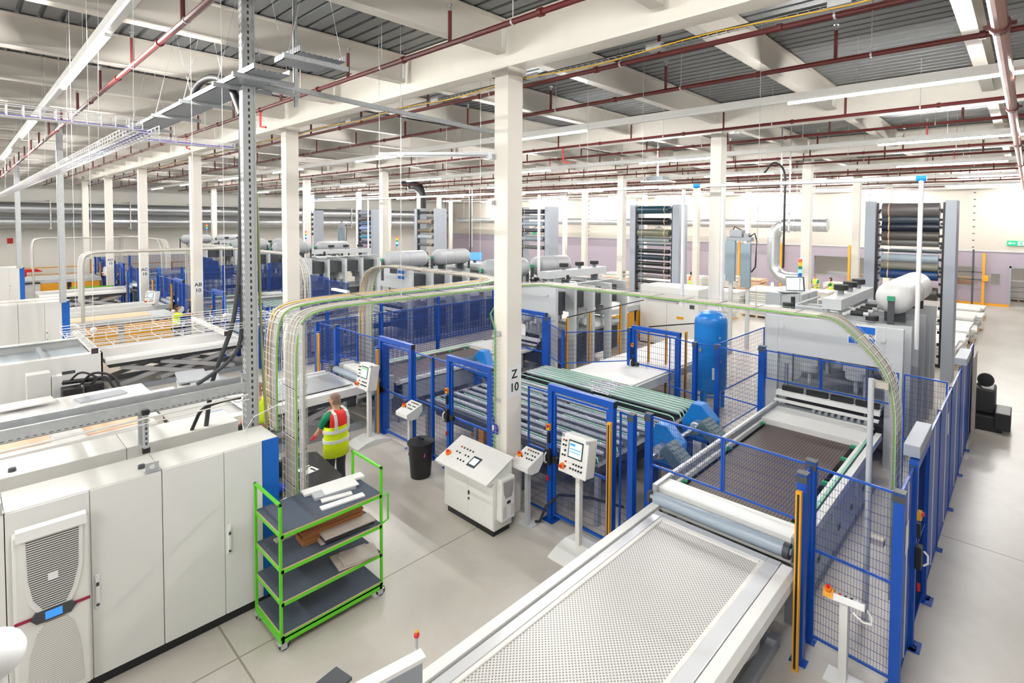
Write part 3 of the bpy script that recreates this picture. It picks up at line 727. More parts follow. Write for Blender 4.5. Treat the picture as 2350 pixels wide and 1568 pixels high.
RC1 = [(5.36, 0.237, (.10,.09,.09), 'dark brownish grey'), (5.05, 0.138, (.035,.045,.06), 'slate blue'), (4.81, 0.150, (.006,.01,.022), 'navy black'), (4.53, 0.150, (.07,.062,.055), 'dark taupe'), (4.31, 0.100, (.11,.105,.1), 'warm grey'), (4.03, 0.045, (.025,.045,.05), 'thin dark green'), (3.8, 0.138, (.27,.33,.38), 'pale blue grey'), (3.53, 0.125, (.20,.20,.165), 'olive grey'), (3.27, 0.150, (.008,.04,.14), 'blue'), (2.7, 0.213, (.06,.055,.04), 'brown')]
RC2 = [(5.44, .17, (.005,.05,.08), 'dark teal'), (4.93, .155, (.004,.004,.008), 'glossy black'), (4.42, .165, (.16,.16,.11), 'olive'), (4.1, .09, (.22,.26,.27), 'silvery grey'), (3.9, .04, (.008,.06,.07), 'thin teal'), (3.62, .09, (.006,.01,.016), 'black navy'), (3.34, .12, (.005,.018,.035), 'midnight blue'), (3.06, .09, (.004,.004,.006), 'deep black'), (2.75, .12, (.012,.012,.015), 'charcoal'), (2.49, .07, (.14,.13,.13), 'mid grey'), (2.25, .07, (.01,.01,.012), 'thin black')]
RC3 = [(5.4, .12, (.02,.025,.035), 'slate'), (5.1, .12, (.20,.22,.24), 'light grey'), (4.75, .1, (.22,.28,.36), 'powder blue'), (4.4, .1, (.03,.03,.045), 'dark violet grey'), (3.95, .12, (.18,.22,.25), 'blue grey'), (3.5, .1, (.1,.11,.11), 'grey')]
RC4 = [(5.4, .08, (.01,.012,.015), 'black'), (4.8, .15, (.22,.18,.15), 'tan grey'), (4.2, .12, (.12,.10,.06), 'bronze'), (3.8, .14, (.33,.38,.42), 'ice blue'), (3.3, .1, (.1,.1,.1), 'grey')]
RC5 = [(5.4, .15, (.2,.22,.28), 'pale slate'), (4.95, .16, (.05,.04,.05), 'plum'), (4.6, .12, (.02,.08,.2), 'denim blue'), (4.25, .12, (.15,.25,.5), 'sky blue'), (3.9, .1, (.03,.06,.07), 'dark green'), (3.6, .1, (.0,.2,.35), 'turquoise'), (3.2, .12, (.02,.02,.06), 'navy'), (2.9, .1, (.25,.15,.25), 'lilac')]
RC6 = [(5.3-.42*i, .12, (.05+.02*i, .05, .06), nm) for i, nm in enumerate(('charcoal', 'dark umber', 'umber', 'brown', 'russet'))]
# ------------------------------------------------------------------ switch cabinets
def cooler(parent, y0, y1):
    c = link('cooling_unit', MB().box(-7.22, -7.1, y0, y1, .18, 1.9), OFFW, parent, bevel=.02)
    def P(z, u): return (y0+(y1-y0)*u, z)
    up = [P(1.86, .16), P(1.86, .86), P(1.45, .84), P(1.25, .76), P(1.13, .66), P(1.13, .36), P(1.25, .24), P(1.45, .18)]
    lo = [P(.98, .40), P(.98, .66), P(.9, .76), P(.7, .84), P(.25, .9), P(.25, .12), P(.7, .18), P(.9, .28)]
    link('intake_frame', MB().prism([(a+(a-.55)*.14*0+(.03 if a > (y0+y1)/2 else -.03), z+(.03 if z < 1.5 else .0)*(-1)) for a, z in up], 'x', -7.1, -7.075), WHITE, c)
    link('intake_grille', MB().prism(up, 'x', -7.075, -7.068), VENT, c)
    link('outlet_grille', MB().prism(lo, 'x', -7.1, -7.09), VENTL, c)
    link('top_hood', MB().prism([(-7.1, 1.86), (-7.03, 1.86), (-7.05, 1.95), (-7.1, 1.97)], 'y', y0+.02, y1-.02), WHITE, c)
    link('maker_plate', MB().box(-7.068, -7.062, (y0+y1)/2-.035, (y0+y1)/2+.035, 1.4, 1.47), PAPER, c)
    bd = MB(); bd.box(-7.1, -7.085, y0, y1, 1.055, 1.08); link('red_band', bd, mat('crimson', (.30, .01, .05), .4), c)
    ym = (y0+y1)/2
    link('control_pod', MB().prism([(ym-.16, 1.065), (ym-.12, 1.01), (ym+.12, 1.01), (ym+.16, 1.065), (ym+.12, 1.12), (ym-.12, 1.12)], 'x', -7.1, -7.06), SCRD, c)
    link('display', MB().box(-7.06, -7.057, ym-.06, ym+.06, 1.03, 1.105), SCRB, c)
def eye(t, x, y):
    link('lifting_eye', MB().box(x-.004, x+.004, y-.06, y+.06, 2.1, 2.2).box(x-.03, x+.03, y-.07, y+.07, 2.1, 2.108), GALV, t)
    link('eye_hole', MB().lathe([(.025, -.006), (.025, .006)], (x, y, 2.155), 'x', 14), WHITE, t)
def cabinet(y0, y1, label, front=-7.24, back=-7.84, blue=False, cool=False, doors=2, handle=True, grp='white switch cabinets'):
    t = thing('switch_cabinet', label, 'cabinet', ((front+back)/2, (y0+y1)/2, 0), grp)
    sgn = 1 if front > back else -1
    link('body', MB().box(back, front-.02*sgn, y0+.002, y1-.002, .1, 2.1), OFFW, t, bevel=.006)
    link('plinth', MB().box(back, front-.02*sgn, y0, y1, 0, .1), BLACK, t)
    ye = y1-.19 if blue else y1
    if blue: link('blue_end_strip', MB().box(front-.02*sgn, front+.002*sgn, ye+.002, y1, .1, 2.1), BLUEP, t)
    n = doors
    for i in range(n):
        a = y0+(ye-y0)*i/n if not blue else (y0, y0+.6)[i]; c = y0+(ye-y0)*(i+1)/n if not blue else (y0+.6, ye)[i]
        d_ = link('door', MB().box(front-.02*sgn, front, a+.004, c-.004, .105, 2.09), WHITE, t, bevel=.004)
        if handle and i == 1:
            h_ = MB().box(front, front+.03*sgn, a+.025, a+.06, .9, 1.16).box(front, front+.02*sgn, a+.02, a+.065, .84, 1.2)
            link('handle', h_, SOCK, d_, bevel=.008)
            link('lock', MB().box(front+.02*sgn, front+.032*sgn, a+.03, a+.055, .87, .89).box(front+.03*sgn, front+.032*sgn, a+.03, a+.055, 1.08, 1.12), DGREY, d_)
    if cool: cooler(t, y0+.04, y0+.57)
    return t
cabinet(1.44, 2.65, 'near white switch cabinet with a bright blue end strip behind the green trolley', blue=True)
c_ = cabinet(.24, 1.44, 'near white switch cabinet with the big louvred cooling unit', cool=True); eye(c_, -7.27, 1.36)
link('roof_knob', MB().lathe([(.035, 2.1), (.03, 2.14)], (-7.45, 1.3, 0), 'z', 12), DGREY, c_)
c_ = cabinet(-.96, .24, 'near white switch cabinet cut off by the left picture edge'); eye(c_, -7.27, .17)
cabinet(1.3, 2.5, 'rear white switch cabinet of the back-to-back row, far end with a blue strip', -8.9, -8.24, blue=True, handle=False)
c_ = cabinet(.1, 1.3, 'rear white switch cabinet of the back-to-back row, middle one', -8.9, -8.24, handle=False)
link('roof_knob', MB().lathe([(.035, 2.1), (.03, 2.14)], (-8.4, .35, 0), 'z', 12), DGREY, c_)
cabinet(-1.1, .1, 'rear white switch cabinet of the back-to-back row, at the picture edge', -8.9, -8.24, handle=False)
for j, (dx, nm) in enumerate(((-17.1, 'second'), (-34.9, 'third'))):
    FX[1] = dx
    cabinet(1.24, 2.44, 'white switch cabinet of the %s row away with a blue end strip' % nm, blue=True)
    cabinet(.04, 1.24, 'white switch cabinet of the %s row away, next to the blue-ended one' % nm)
    cabinet(-1.16, .04, 'white switch cabinet of the %s row away, at the left picture edge' % nm)
    for k in range(2): cabinet(1.24-1.2*k, 2.44-1.2*k, 'rear white cabinet backing the %s row away, %s from its blue end' % (nm, ORD[k]), -8.7, -8.1, handle=False, doors=2)
    FX[1] = 0
# ------------------------------------------------------------------ green trolley and its load
t = thing('shelf_trolley', 'lime green four-shelf trolley with grey carpeted shelves', 'trolley', (-6.65, 2.9, 0))
X0, X1, Y0, Y1 = -7.03, -6.25, 2.3, 3.52
for yy, nm in ((Y0, 'near'), (Y1, 'far')):
    link('end_frame', MB().box(X0, X0+.03, yy-.015, yy+.015, .15, 1.71).box(X1-.03, X1, yy-.015, yy+.015, .15, 1.71).box(X0, X1, yy-.015, yy+.015, 1.68, 1.71), GRN, t, bevel=.003)
for k, z in enumerate((.2, .58, .96, 1.36)):
    s_ = link('shelf_frame', MB().box(X1-.03, X1, Y0, Y1, z-.05, z-.012).box(X0, X0+.03, Y0, Y1, z-.05, z-.012).box(X0, X1, Y0, Y0+.03, z-.05, z-.012).box(X0, X1, Y1-.03, Y1, z-.05, z-.012), GRN, t)
    link('plywood', MB().box(X0+.012, X1-.004, Y0+.005, Y1-.005, z-.012, z+.006), PLY, s_)
    link('carpet', MB().box(X0+.014, X1-.006, Y0+.007, Y1-.007, z+.006, z+.012), MATD, s_)
link('chassis', MB().box(X0, X1, Y0-.01, Y0+.03, .1, .18).box(X1-.03, X1, Y0, Y1, .1, .17).box(X0, X0+.03, Y0, Y1, .1, .17).box(X0, X1, Y1-.03, Y1+.01, .1, .18), GRN, t)
link('push_handle', MB().tube([(X1-.02, Y1, 1.3), (X1-.02, Y1+.1, 1.33), (X1-.02, Y1+.1, .98), (X1-.02, Y1, .95)], .012, 8), GRN, t)
for cx_ in (X0+.04, X1-.04):
    for cy_ in (Y0+.02, Y1-.02):
        w_ = link('castor', MB().box(cx_-.05, cx_+.05, cy_-.05, cy_+.05, .095, .105).box(cx_-.035, cx_-.03, cy_-.03, cy_+.04, .03, .1).box(cx_+.03, cx_+.035, cy_-.03, cy_+.04, .03, .1), GALV, t)
        link('wheel', MB().lathe([(.03, -.02), (.055, -.018), (.06, -.01), (.06, .01), (.055, .018), (.03, .02)], (cx_, cy_+.02, .06), 'x', 20), RUBB, w_)
def board(c, sx, sy, sz, rz, mt, label, cat='board', grp=None, name='board', **k):
    return solo(name, MB().obox(c, sx, sy, sz, rz), mt, label, cat, grp, **k)
z = 1.372
board((-6.9, 3.2, z+.02), .15, .76, .028, R(-6), SHEETW, 'long white strip at the back of the trolley top shelf', grp='offcuts on the trolley top shelf')
board((-6.72, 3.2, z+.042), .19, .42, .012, R(-8), SHEETW, 'white strip stacked across the grey offcut on the trolley top', grp='offcuts on the trolley top shelf')
board((-6.72, 3.12, z+.018), .17, .5, .034, R(-10), SHEETG, 'dark grey offcut under the white strip on the trolley top', grp='offcuts on the trolley top shelf')
board((-6.56, 3.08, z+.01), .09, .36, .018, R(-14), SHEETW, 'short white strip in the middle of the trolley top shelf', grp='offcuts on the trolley top shelf')
board((-6.4, 3.08, z+.01), .1, .52, .018, R(-7), SHEETW, 'white strip nearest the front edge of the trolley top shelf', grp='offcuts on the trolley top shelf')
for i in range(10):
    random.seed(i); board((-6.58+random.uniform(-.01, .01), 3.0+random.uniform(-.012, .012), .985+i*.022), .24, .74, .018, R(random.uniform(-1.5, 1.5)-3), WOODB, 'reddish brown board in the stack on the second trolley shelf, %s from the bottom' % ORD[i], grp='brown boards on the second trolley shelf')
board((-6.4, 3.1, .99), .16, .62, .03, R(-5), WOODG, 'grey-brown profile board at the bottom front of the second trolley shelf', grp='profile boards')
board((-6.37, 3.12, 1.022), .2, .6, .03, R(-3), BLACK, 'black-edged board between the grey profile boards', grp='profile boards')
board((-6.38, 3.13, 1.055), .2, .62, .03, R(-4), WOODG, 'grey-brown profile board on top of the front pile, printed in grey', grp='profile boards')
board((-6.85, 2.7, .985), .1, .5, .02, R(4), WOODG, 'thin brown strip lying at the left on the second trolley shelf', grp='profile boards')
t2 = thing('panel_door', 'beige recessed cupboard door panel on the third trolley shelf', 'door panel', (-6.38, 3.25, .594))
link('slab', MB().obox((-6.4, 3.2, .615), .34, .44, .022, R(-8)), WOODG, t2); link('raised_field', MB().obox((-6.4, 3.2, .628), .2, .28, .006, R(-8)), OFFW, t2)
board((-6.36, 3.27, .64), .30, .42, .02, R(-16), WOODG, 'second beige door panel tilted on top of the first on the third shelf', 'door panel', name='panel_door')

# ------------------------------------------------------------------ black desk beside the cabinets
t = thing('work_desk', 'black topped wedge shaped desk behind the blue cabinet end', 'desk', (-8.4, 3.3, 0))
link('desk_top', MB().prism([(-9.35, 3.0), (-7.45, 2.83), (-7.42, 3.15), (-8.05, 3.87), (-9.2, 3.98), (-9.42, 3.7)], 'z', .87, .9), mat('desk_black', (.018, .018, .02), .6, bump=.2), t, bevel=.01)
link('desk_cupboard', MB().box(-9.0, -8.35, 3.05, 3.7, 0, .87), OFFW, t)
link('desk_leg', MB().box(-7.55, -7.5, 2.9, 2.95, 0, .87), GALV, t)
solo('paper_sheet', MB().obox((-8.62, 3.58, .902), .28, .22, .003, R(10)), PAPER, 'printed sheet with a black frame drawing on the black desk', 'paper')
solo('allen_keys', MB().obox((-8.62, 3.53, .909), .02, .14, .01, R(30)).obox((-8.56, 3.64, .909), .02, .12, .01, R(100)).obox((-8.7, 3.62, .909), .018, .1, .01, R(10)), BLACK, 'small black tools lying on the printed sheet', 'tools')
t = thing('gooseneck_lamp', 'bent chrome gooseneck with a black head on the black desk', 'lamp', (-9.1, 3.6, .9))
link('arm', MB().tube([(-8.95, 3.42, .912), (-8.9, 3.5, .93), (-9.12, 3.52, .945), (-9.05, 3.66, .95), (-9.25, 3.78, .96)], .01, 8), CHROME, t, smooth=True)
link('lamp_head', MB().sphere((-9.3, 3.83, .96), .03), BLACK, t)
t = thing('drink_bottle', 'black steel bottle with silver cap on the desk by the cable tray', 'bottle', (-8.72, 3.2, .9))
link('bottle_body', MB().lathe([(.04, 0), (.042, .02), (.042, .2), (.025, .24)], (-8.72, 3.2, .9), 'z', 18), BLACK, t, smooth=True); link('cap', MB().lathe([(.027, .24), (.027, .28)], (-8.72, 3.2, .9), 'z', 14), STEEL, t)
solo('cloth_bundle', MB().sphere((-8.2, 2.98, .97), .11, sz=.6), mat('cloth_blue', (.0, .05, .5), .8, bump=.6, bscale=20), 'crumpled bright blue cloth on the desk beside the blue cabinet end', 'cloth', smooth=True)
for i in range(4): board((-7.78, 3.0, .906+.006*i), .3, .22, .004, R(12*i-10), PAPER, 'loose white paper on the desk corner by the trolley, %s from the bottom' % ORD[i], 'paper', 'papers on the desk corner', name='paper_sheet')

# ------------------------------------------------------------------ bin, console and control stands
t = thing('waste_bin', 'black round dustbin with a domed lid and magenta label', 'bin', (-8.72, 5.72, 0))
link('bin_body', MB().lathe([(.18, 0), (.19, .02), (.225, .62), (.235, .62), (.235, .65)], (-8.72, 5.72, 0), 'z', 32), BLACK, t, smooth=True)
link('lid', MB().lathe([(.25, .64), (.25, .67), (.2, .7), (.06, .715), (.03, .72), (.03, .735)], (-8.72, 5.72, 0), 'z', 32), BLACK, t, smooth=True)
link('lid_handle', MB().box(-8.8, -8.64, 5.7, 5.74, .715, .745), BLACK, t)
link('side_handle', MB().tube([(-8.87, 5.55, .56), (-8.91, 5.5, .5), (-8.83, 5.47, .5), (-8.79, 5.51, .56)], .006, 6), STEEL, t)
link('magenta_label', MB().obox((-8.54, 5.62, .47), .004, .13, .07, R(-32)), MAG, t)
link('white_label', MB().obox((-8.86, 5.55, .44), .1, .004, .06, R(-42)), PAPER, t)
link('raised_word', MB().obox((-8.72, 5.72, .72), .02, .02, .002), BLACK, t)
def buttons(t, org, ux_, uy_, nrm, rows, cols, sx, sy, r=.016, special=()):
    org = Vector(org); ux_ = Vector(ux_).normalized(); uy_ = Vector(uy_).normalized(); nrm = Vector(nrm).normalized()
    sets = {'button': (BLACK, MB()), 'lit_button': (SOCK, MB()), 'red_button': (RED, MB())}
    for i in range(rows):
        for j in range(cols):
            k = 'button'
            if (i, j) in special: k = 'lit_button'
            if (i, j) == (0, 0): k = 'red_button'
            c = org + ux_*(j*sx) + uy_*(-i*sy)
            sets[k][1].tube([c, c+nrm*.014], r, 10)
    for k, (mt, mb) in sets.items():
        if mb.v: link(k, mb, mt, t)
def estop(t, c, n, s=1.0):
    c = Vector(c); n = Vector(n).normalized()
    e = link('stop_guard', MB().tube([c, c+n*.02, c+n*.05*s], [.045*s, .05*s, .042*s], 14), ORNG, t)
    link('stop_button', MB().tube([c+n*.045*s, c+n*.075*s], .024*s, 12), RED, e)
t = thing('operator_console', 'light grey sloping operator console with double doors and side cooler', 'console', (-6.75, 5.5, 0))
link('console_body', MB().prism([(5.31, .1), (5.31, .86), (5.15, .86), (5.15, .9), (5.68, 1.14), (5.68, .1)], 'x', -7.38, -6.12), OFFW, t, bevel=.006)
link('plinth', MB().box(-7.32, -6.16, 5.33, 5.66, 0, .1), BLACK, t)
link('sloping_lid', MB().prism([(5.13, .895), (5.13, .91), (5.69, 1.165), (5.69, 1.145)], 'x', -7.41, -6.09), WHITE, t, bevel=.004)
for a, c in ((-7.37, -6.75), (-6.745, -6.13)): link('door', MB().box(a, c, 5.295, 5.31, .12, .83), WHITE, t, bevel=.004)
link('door_lock', MB().box(-6.73, -6.70, 5.285, 5.296, .5, .56).box(-6.73, -6.70, 5.285, 5.296, .42, .45), BLACK, t)
sl = Vector((0, .56, .255)).normalized(); nn = Vector((0, -.255, .56)).normalized()
buttons(t, (-7.16, 5.5, 1.075), (1, 0, 0), sl, nn, 3, 5, .075, .11, .015, ((1, 2), (2, 0), (2, 1)))
estop(t, (-7.28, 5.32, .985), nn)
link('display_bezel', MB().obox((-6.66, 5.36, 1.012), .2, .2, .016, 0, math.atan2(.255, .56)), SCRD, t); link('display', MB().obox((-6.66, 5.357, 1.021), .13, .12, .012, 0, math.atan2(.255, .56)), SCREEN, t)
c_ = link('side_cooler', MB().prism([(-6.12, .26), (-6.02, .28), (-5.99, .4), (-5.99, .95), (-6.02, 1.0), (-6.12, 1.0)], 'y', 5.36, 5.62) if False else MB().box(-6.12, -5.99, 5.35, 5.63, .27, .93), WHITE, t, bevel=.02)
link('cooler_grille', MB().prism([(5.38, .88), (5.6, .88), (5.58, .7), (5.55, .62), (5.43, .62), (5.4, .7)], 'x', -5.99, -5.986), VENT, c_)
link('cooler_display', MB().box(-5.99, -5.985, 5.46, 5.53, .53, .57), BLACK, c_)
link('cooler_slots', MB().box(-5.99, -5.987, 5.38, 5.45, .32, .5).box(-5.99, -5.987, 5.54, 5.61, .32, .5), VENTL, c_)
def box_stand(x, y, label, h=1.06):
    t = thing('button_stand', label, 'control stand', (x, y, 0), 'button box stands')
    link('pole', MB().box(x-.035, x+.035, y-.035, y+.035, .01, h-.14), LGREY, t)
    link('foot_plate', MB().box(x-.14, x+.14, y-.1, y+.1, 0, .012), LGREY, t)
    link('box_housing', MB().prism([(y-.2, h-.1), (y-.2, h-.02), (y+.16, h+.12), (y+.16, h-.02), (y+.05, h-.16), (y-.1, h-.16)], 'x', x-.2, x+.2), WHITE, t, bevel=.006)
    s_ = Vector((0, .36, .14)).normalized(); n_ = Vector((0, -.14, .36)).normalized()
    buttons(t, (x-.08, y+.1, h+.1), (1, 0, 0), s_, n_, 3, 5, .055, .08, .013, ((1, 2), (2, 1)))
    estop(t, (x-.14, y-.04, h+.045), n_, .9)
    return t
box_stand(-6.02, 5.93, 'grey button box on a pole right of column Z 10 beside the console')
box_stand(-9.42, 5.93, 'grey button box on a pole beside the black dustbin')
def terminal(x, y, label, scr='blue', h0=1.2, h1=1.74, w_=.5, ang=0.0):
    t = thing('touch_terminal', label, 'control terminal', (x, y, 0), 'touch screen terminals on poles')
    arch = [(y-.4, 0), (y-.4, .02), (y-.22, .09), (y, .125), (y+.22, .09), (y+.4, .02), (y+.4, 0)]
    link('arched_base', MB().prism(arch, 'x', x-.26, x+.26), WHITE, t, bevel=.006)
    link('pole', MB().box(x-.04, x+.04, y-.04, y+.04, .12, h0-.06), OFFW, t, bevel=.004)
    link('neck', MB().box(x-.07, x+.07, y-.06, y+.06, h0-.07, h0+.02), OFFW, t)
    rx = R(-9)
    mt_ = Matrix.Rotation(ang, 3, 'Z') @ Matrix.Rotation(rx, 3, 'X'); c = Vector((x, y-.02, (h0+h1)/2))
    def L(u, v, w2): return tuple(c + mt_ @ Vector((u, v, w2)))
    hh = h1-h0
    hs = link('housing', MB().obox(c, w_, .2, hh, ang, rx), OFFW, t, bevel=.012)
    link('front_plate', MB().obox(L(0, -.108, 0), w_*1.04, .016, hh*1.02, ang, rx), WHITE, t, bevel=.006)
    link('corner_caps', MB().obox(L(w_*.46, -.1, hh*.46), .05, .04, .05, ang, rx).obox(L(-w_*.46, -.1, hh*.46), .05, .04, .05, ang, rx), GREYM, t)
    link('screen_bezel', MB().obox(L(w_*.06, -.118, hh*.17), w_*.54, .01, hh*.47, ang, rx), SCRD, t)
    link('screen', MB().obox(L(w_*.06, -.124, hh*.17), w_*.46, .006, hh*.39, ang, rx), SCREEN, t)
    if scr == 'green': link('screen_header', MB().obox(L(w_*.06, -.128, hh*.33), w_*.46, .004, hh*.05, ang, rx), mat('lamp_green', (.1, .6, .05), .4, emit=.8), t)
    else: link('screen_rows', MB().obox(L(-w_*.05, -.128, hh*.29), w_*.2, .004, hh*.06, ang, rx).obox(L(w_*.06, -.128, hh*.18), w_*.42, .004, hh*.025, ang, rx).obox(L(w_*.06, -.128, hh*.1), w_*.42, .004, hh*.02, ang, rx), SCRB, t)
    n = mt_ @ Vector((0, -1, 0)); u = mt_ @ Vector((1, 0, 0)); v = mt_ @ Vector((0, 0, 1))
    buttons(t, L(-w_*.26, -.116, -hh*.2), u, v, n, 2, 7, w_*.1, hh*.13, .014, ((0, 1), (0, 2), (1, 1)))
    buttons(t, L(-w_*.41, -.116, hh*.34), u, v, n, 4, 2, w_*.09, hh*.13, .014, ((2, 0),))
    estop(t, L(-w_*.36, -.116, -hh*.34), n, .9)
    return t
terminal(-4.93, 5.92, 'touch screen terminal on an arched foot, nearest the perforated table')
terminal(-10.9, 5.85, 'touch screen terminal with a green screen header, left of the black bin stand', 'green')
terminal(-28.6, 5.5, 'distant touch screen terminal near column AC 10', ang=.5)
terminal(-44.4, 6.3, 'farthest touch screen terminal near column AD 10', ang=.6)
box_stand(-26.9, 6.0, 'distant button box stand behind the man in yellow near column AB 10')
t = thing('push_button_stand', 'narrow push-button box with yellow stop guard on a white pole, lower right', 'control stand', (-1.38, 6.1, 0))
link('pole', MB().box(-1.42, -1.34, 6.06, 6.14, .01, .86), WHITE, t); link('foot_plate', MB().box(-1.55, -1.2, 5.98, 6.22, 0, .012), WHITE, t)
link('button_housing', MB().obox((-1.36, 6.08, .9), .36, .1, .07, R(4), R(-25)), SOCK, t, bevel=.008); link('back_plate', MB().obox((-1.36, 6.1, .865), .38, .1, .015, R(4), R(-25)), DGREY, t)
link('stop_block', MB().obox((-1.53, 6.07, .92), .1, .1, .09, R(4), R(-25)), YEL, t); estop(t, (-1.53, 6.05, .96), (0, -.4, .9), .8)
buttons(t, (-1.42, 6.07, .935), (1, .07, 0), (0, 1, 0), (0, -.4, .9), 1, 4, .055, .1, .015, ((0, 3),))
solo('coiled_cable', MB().tube([(-1.17, 6.1, .88), (-1.12, 6.1, .82), (-1.12, 6.08, .76), (-1.2, 6.09, .74), (-1.3, 6.1, .79)], .01, 6), SOCK, 'short white cable looping from the push-button box', 'cable')
solo('power_hose', MB().tube([(-5.95, 6.05, .02), (-5.86, 6.05, .05), (-5.78, 6.1, .3), (-5.72, 6.35, .42), (-5.2, 6.5, .5), (-4.6, 6.6, .52)], .022, 8), RUBB, 'thick black cable curving behind the button stand into the cell', 'cable')
t = thing('dustpan', 'dark blue plastic dustpan hanging on column Z 10', 'dustpan', (-6.66, 5.79, 1.4))
link('pan', MB().prism([(-6.76, 1.36), (-6.58, 1.36), (-6.575, 1.47), (-6.62, 1.53), (-6.72, 1.53), (-6.765, 1.47)], 'y', 5.77, 5.79), mat('dustpan_blue', (.01, .03, .30), .35), t, bevel=.006)
link('pan_handle', MB().box(-6.69, -6.65, 5.765, 5.79, 1.52, 1.63), mat('dustpan_blue', (.01, .03, .30), .35), t); link('brush_grip', MB().box(-6.685, -6.655, 5.755, 5.77, 1.42, 1.5), SOCK, t); link('string', MB().tube([(-6.67, 5.785, 1.62), (-6.66, 5.8, 1.74)], .002, 4), BLACK, t)
# wire duct with the green cable on column Z 10
t = thing('wire_duct', 'narrow wire mesh duct with a green cable up the front of column Z 10', 'cable tray', (-6.66, 5.8, .3))
g = MB()
for a in (-6.71, -6.62, -6.53): g.tube([(a, 5.77, .3), (a, 5.77, 3.1)], .0025, 4)
zz = .35
while zz < 3.1: g.tube([(-6.71, 5.8, zz), (-6.71, 5.765, zz), (-6.53, 5.765, zz), (-6.53, 5.8, zz)], .0025, 4); zz += .07
link('wire_mesh', g, GALV, t)
link('green_cable', MB().tube([(-6.66, 5.785, .3), (-6.66, 5.785, 3.1), (-6.77, 5.78, 3.35), (-6.85, 6.0, 3.5), (-6.95, 6.4, 3.62)], .014, 8), mat('dull_green_cable', (.13, .36, .10), .5), t, smooth=True)
link('clamps', MB().box(-6.71, -6.55, 5.79, 5.815, 1.9, 1.96).box(-6.71, -6.55, 5.79, 5.815, 3.0, 3.06), GALV, t)
for i, z in enumerate((5.2, 5.95)): solo('wall_clip', MB().box(-6.8, -6.7, 5.74, 5.815, z-.04, z+.04).box(-6.86, -6.8, 5.76, 5.8, z-.02, z+.02), GALV, 'small steel clip on the left edge of column Z 10, %s one' % ('lower', 'upper')[i], 'clip', 'clips on column Z 10')
# near things cut off by the bottom edge
t = thing('guard_flap', 'white box section guard cut off by the bottom edge', 'guard', (-2.95, 1.6, 1.9))
link('top_channel', MB().bar((-2.81, 1.86, 2.17), (-2.98, .9, 2.17), .085, .03), WHITE, t); link('side_web', MB().bar((-2.78, 1.83, 2.09), (-2.95, .9, 2.09), .02, .14), GREYM, t)
link('support', MB().box(-2.98, -2.94, 1.0, 1.04, 0, 2.1), GREYM, t)
t = thing('guard_post', 'galvanised stalk with red and yellow lamp in front of the floor space', 'post', (-3.12, 2.0, 0))
link('stalk', MB().tube([(-3.02, 1.94, 0), (-3.02, 1.94, 1.9), (-3.09, 1.99, 1.98), (-3.1, 2.0, 2.04)], .012, 8), GALV, t); link('lamp', MB().sphere((-3.1, 2.0, 2.06), .02), RED, t); link('lamp_cap', MB().sphere((-3.1, 2.0, 2.085), .012), YEL, t)
t = thing('clamp_plate', 'dark slotted metal plate at the bottom edge', 'plate', (-3.3, 1.5, 1.8))
link('plate', MB().obox((-3.27, 1.44, 1.95), .16, .3, .02, R(10)), mat('gunmetal', (.07, .075, .085), .4), t); link('knob', MB().lathe([(.04, 0), (.045, .03), (.03, .05)], (-3.1, 1.5, 1.95), 'z', 16), BLACK, t); link('support', MB().box(-3.3, -3.26, 1.4, 1.44, 0, 1.94), GREYM, t)
t = thing('corner_post', 'white rounded railing knob very close at the lower left', 'railing', (-.6, .01, 3.0))
link('knob', MB().sphere((-.607, .012, 4.555), .019, 20, 12), SOCK, t, smooth=True); link('stem', MB().tube([(-.607, .008, 3.0), (-.607, .008, 4.55)], .012, 16), SOCK, t)
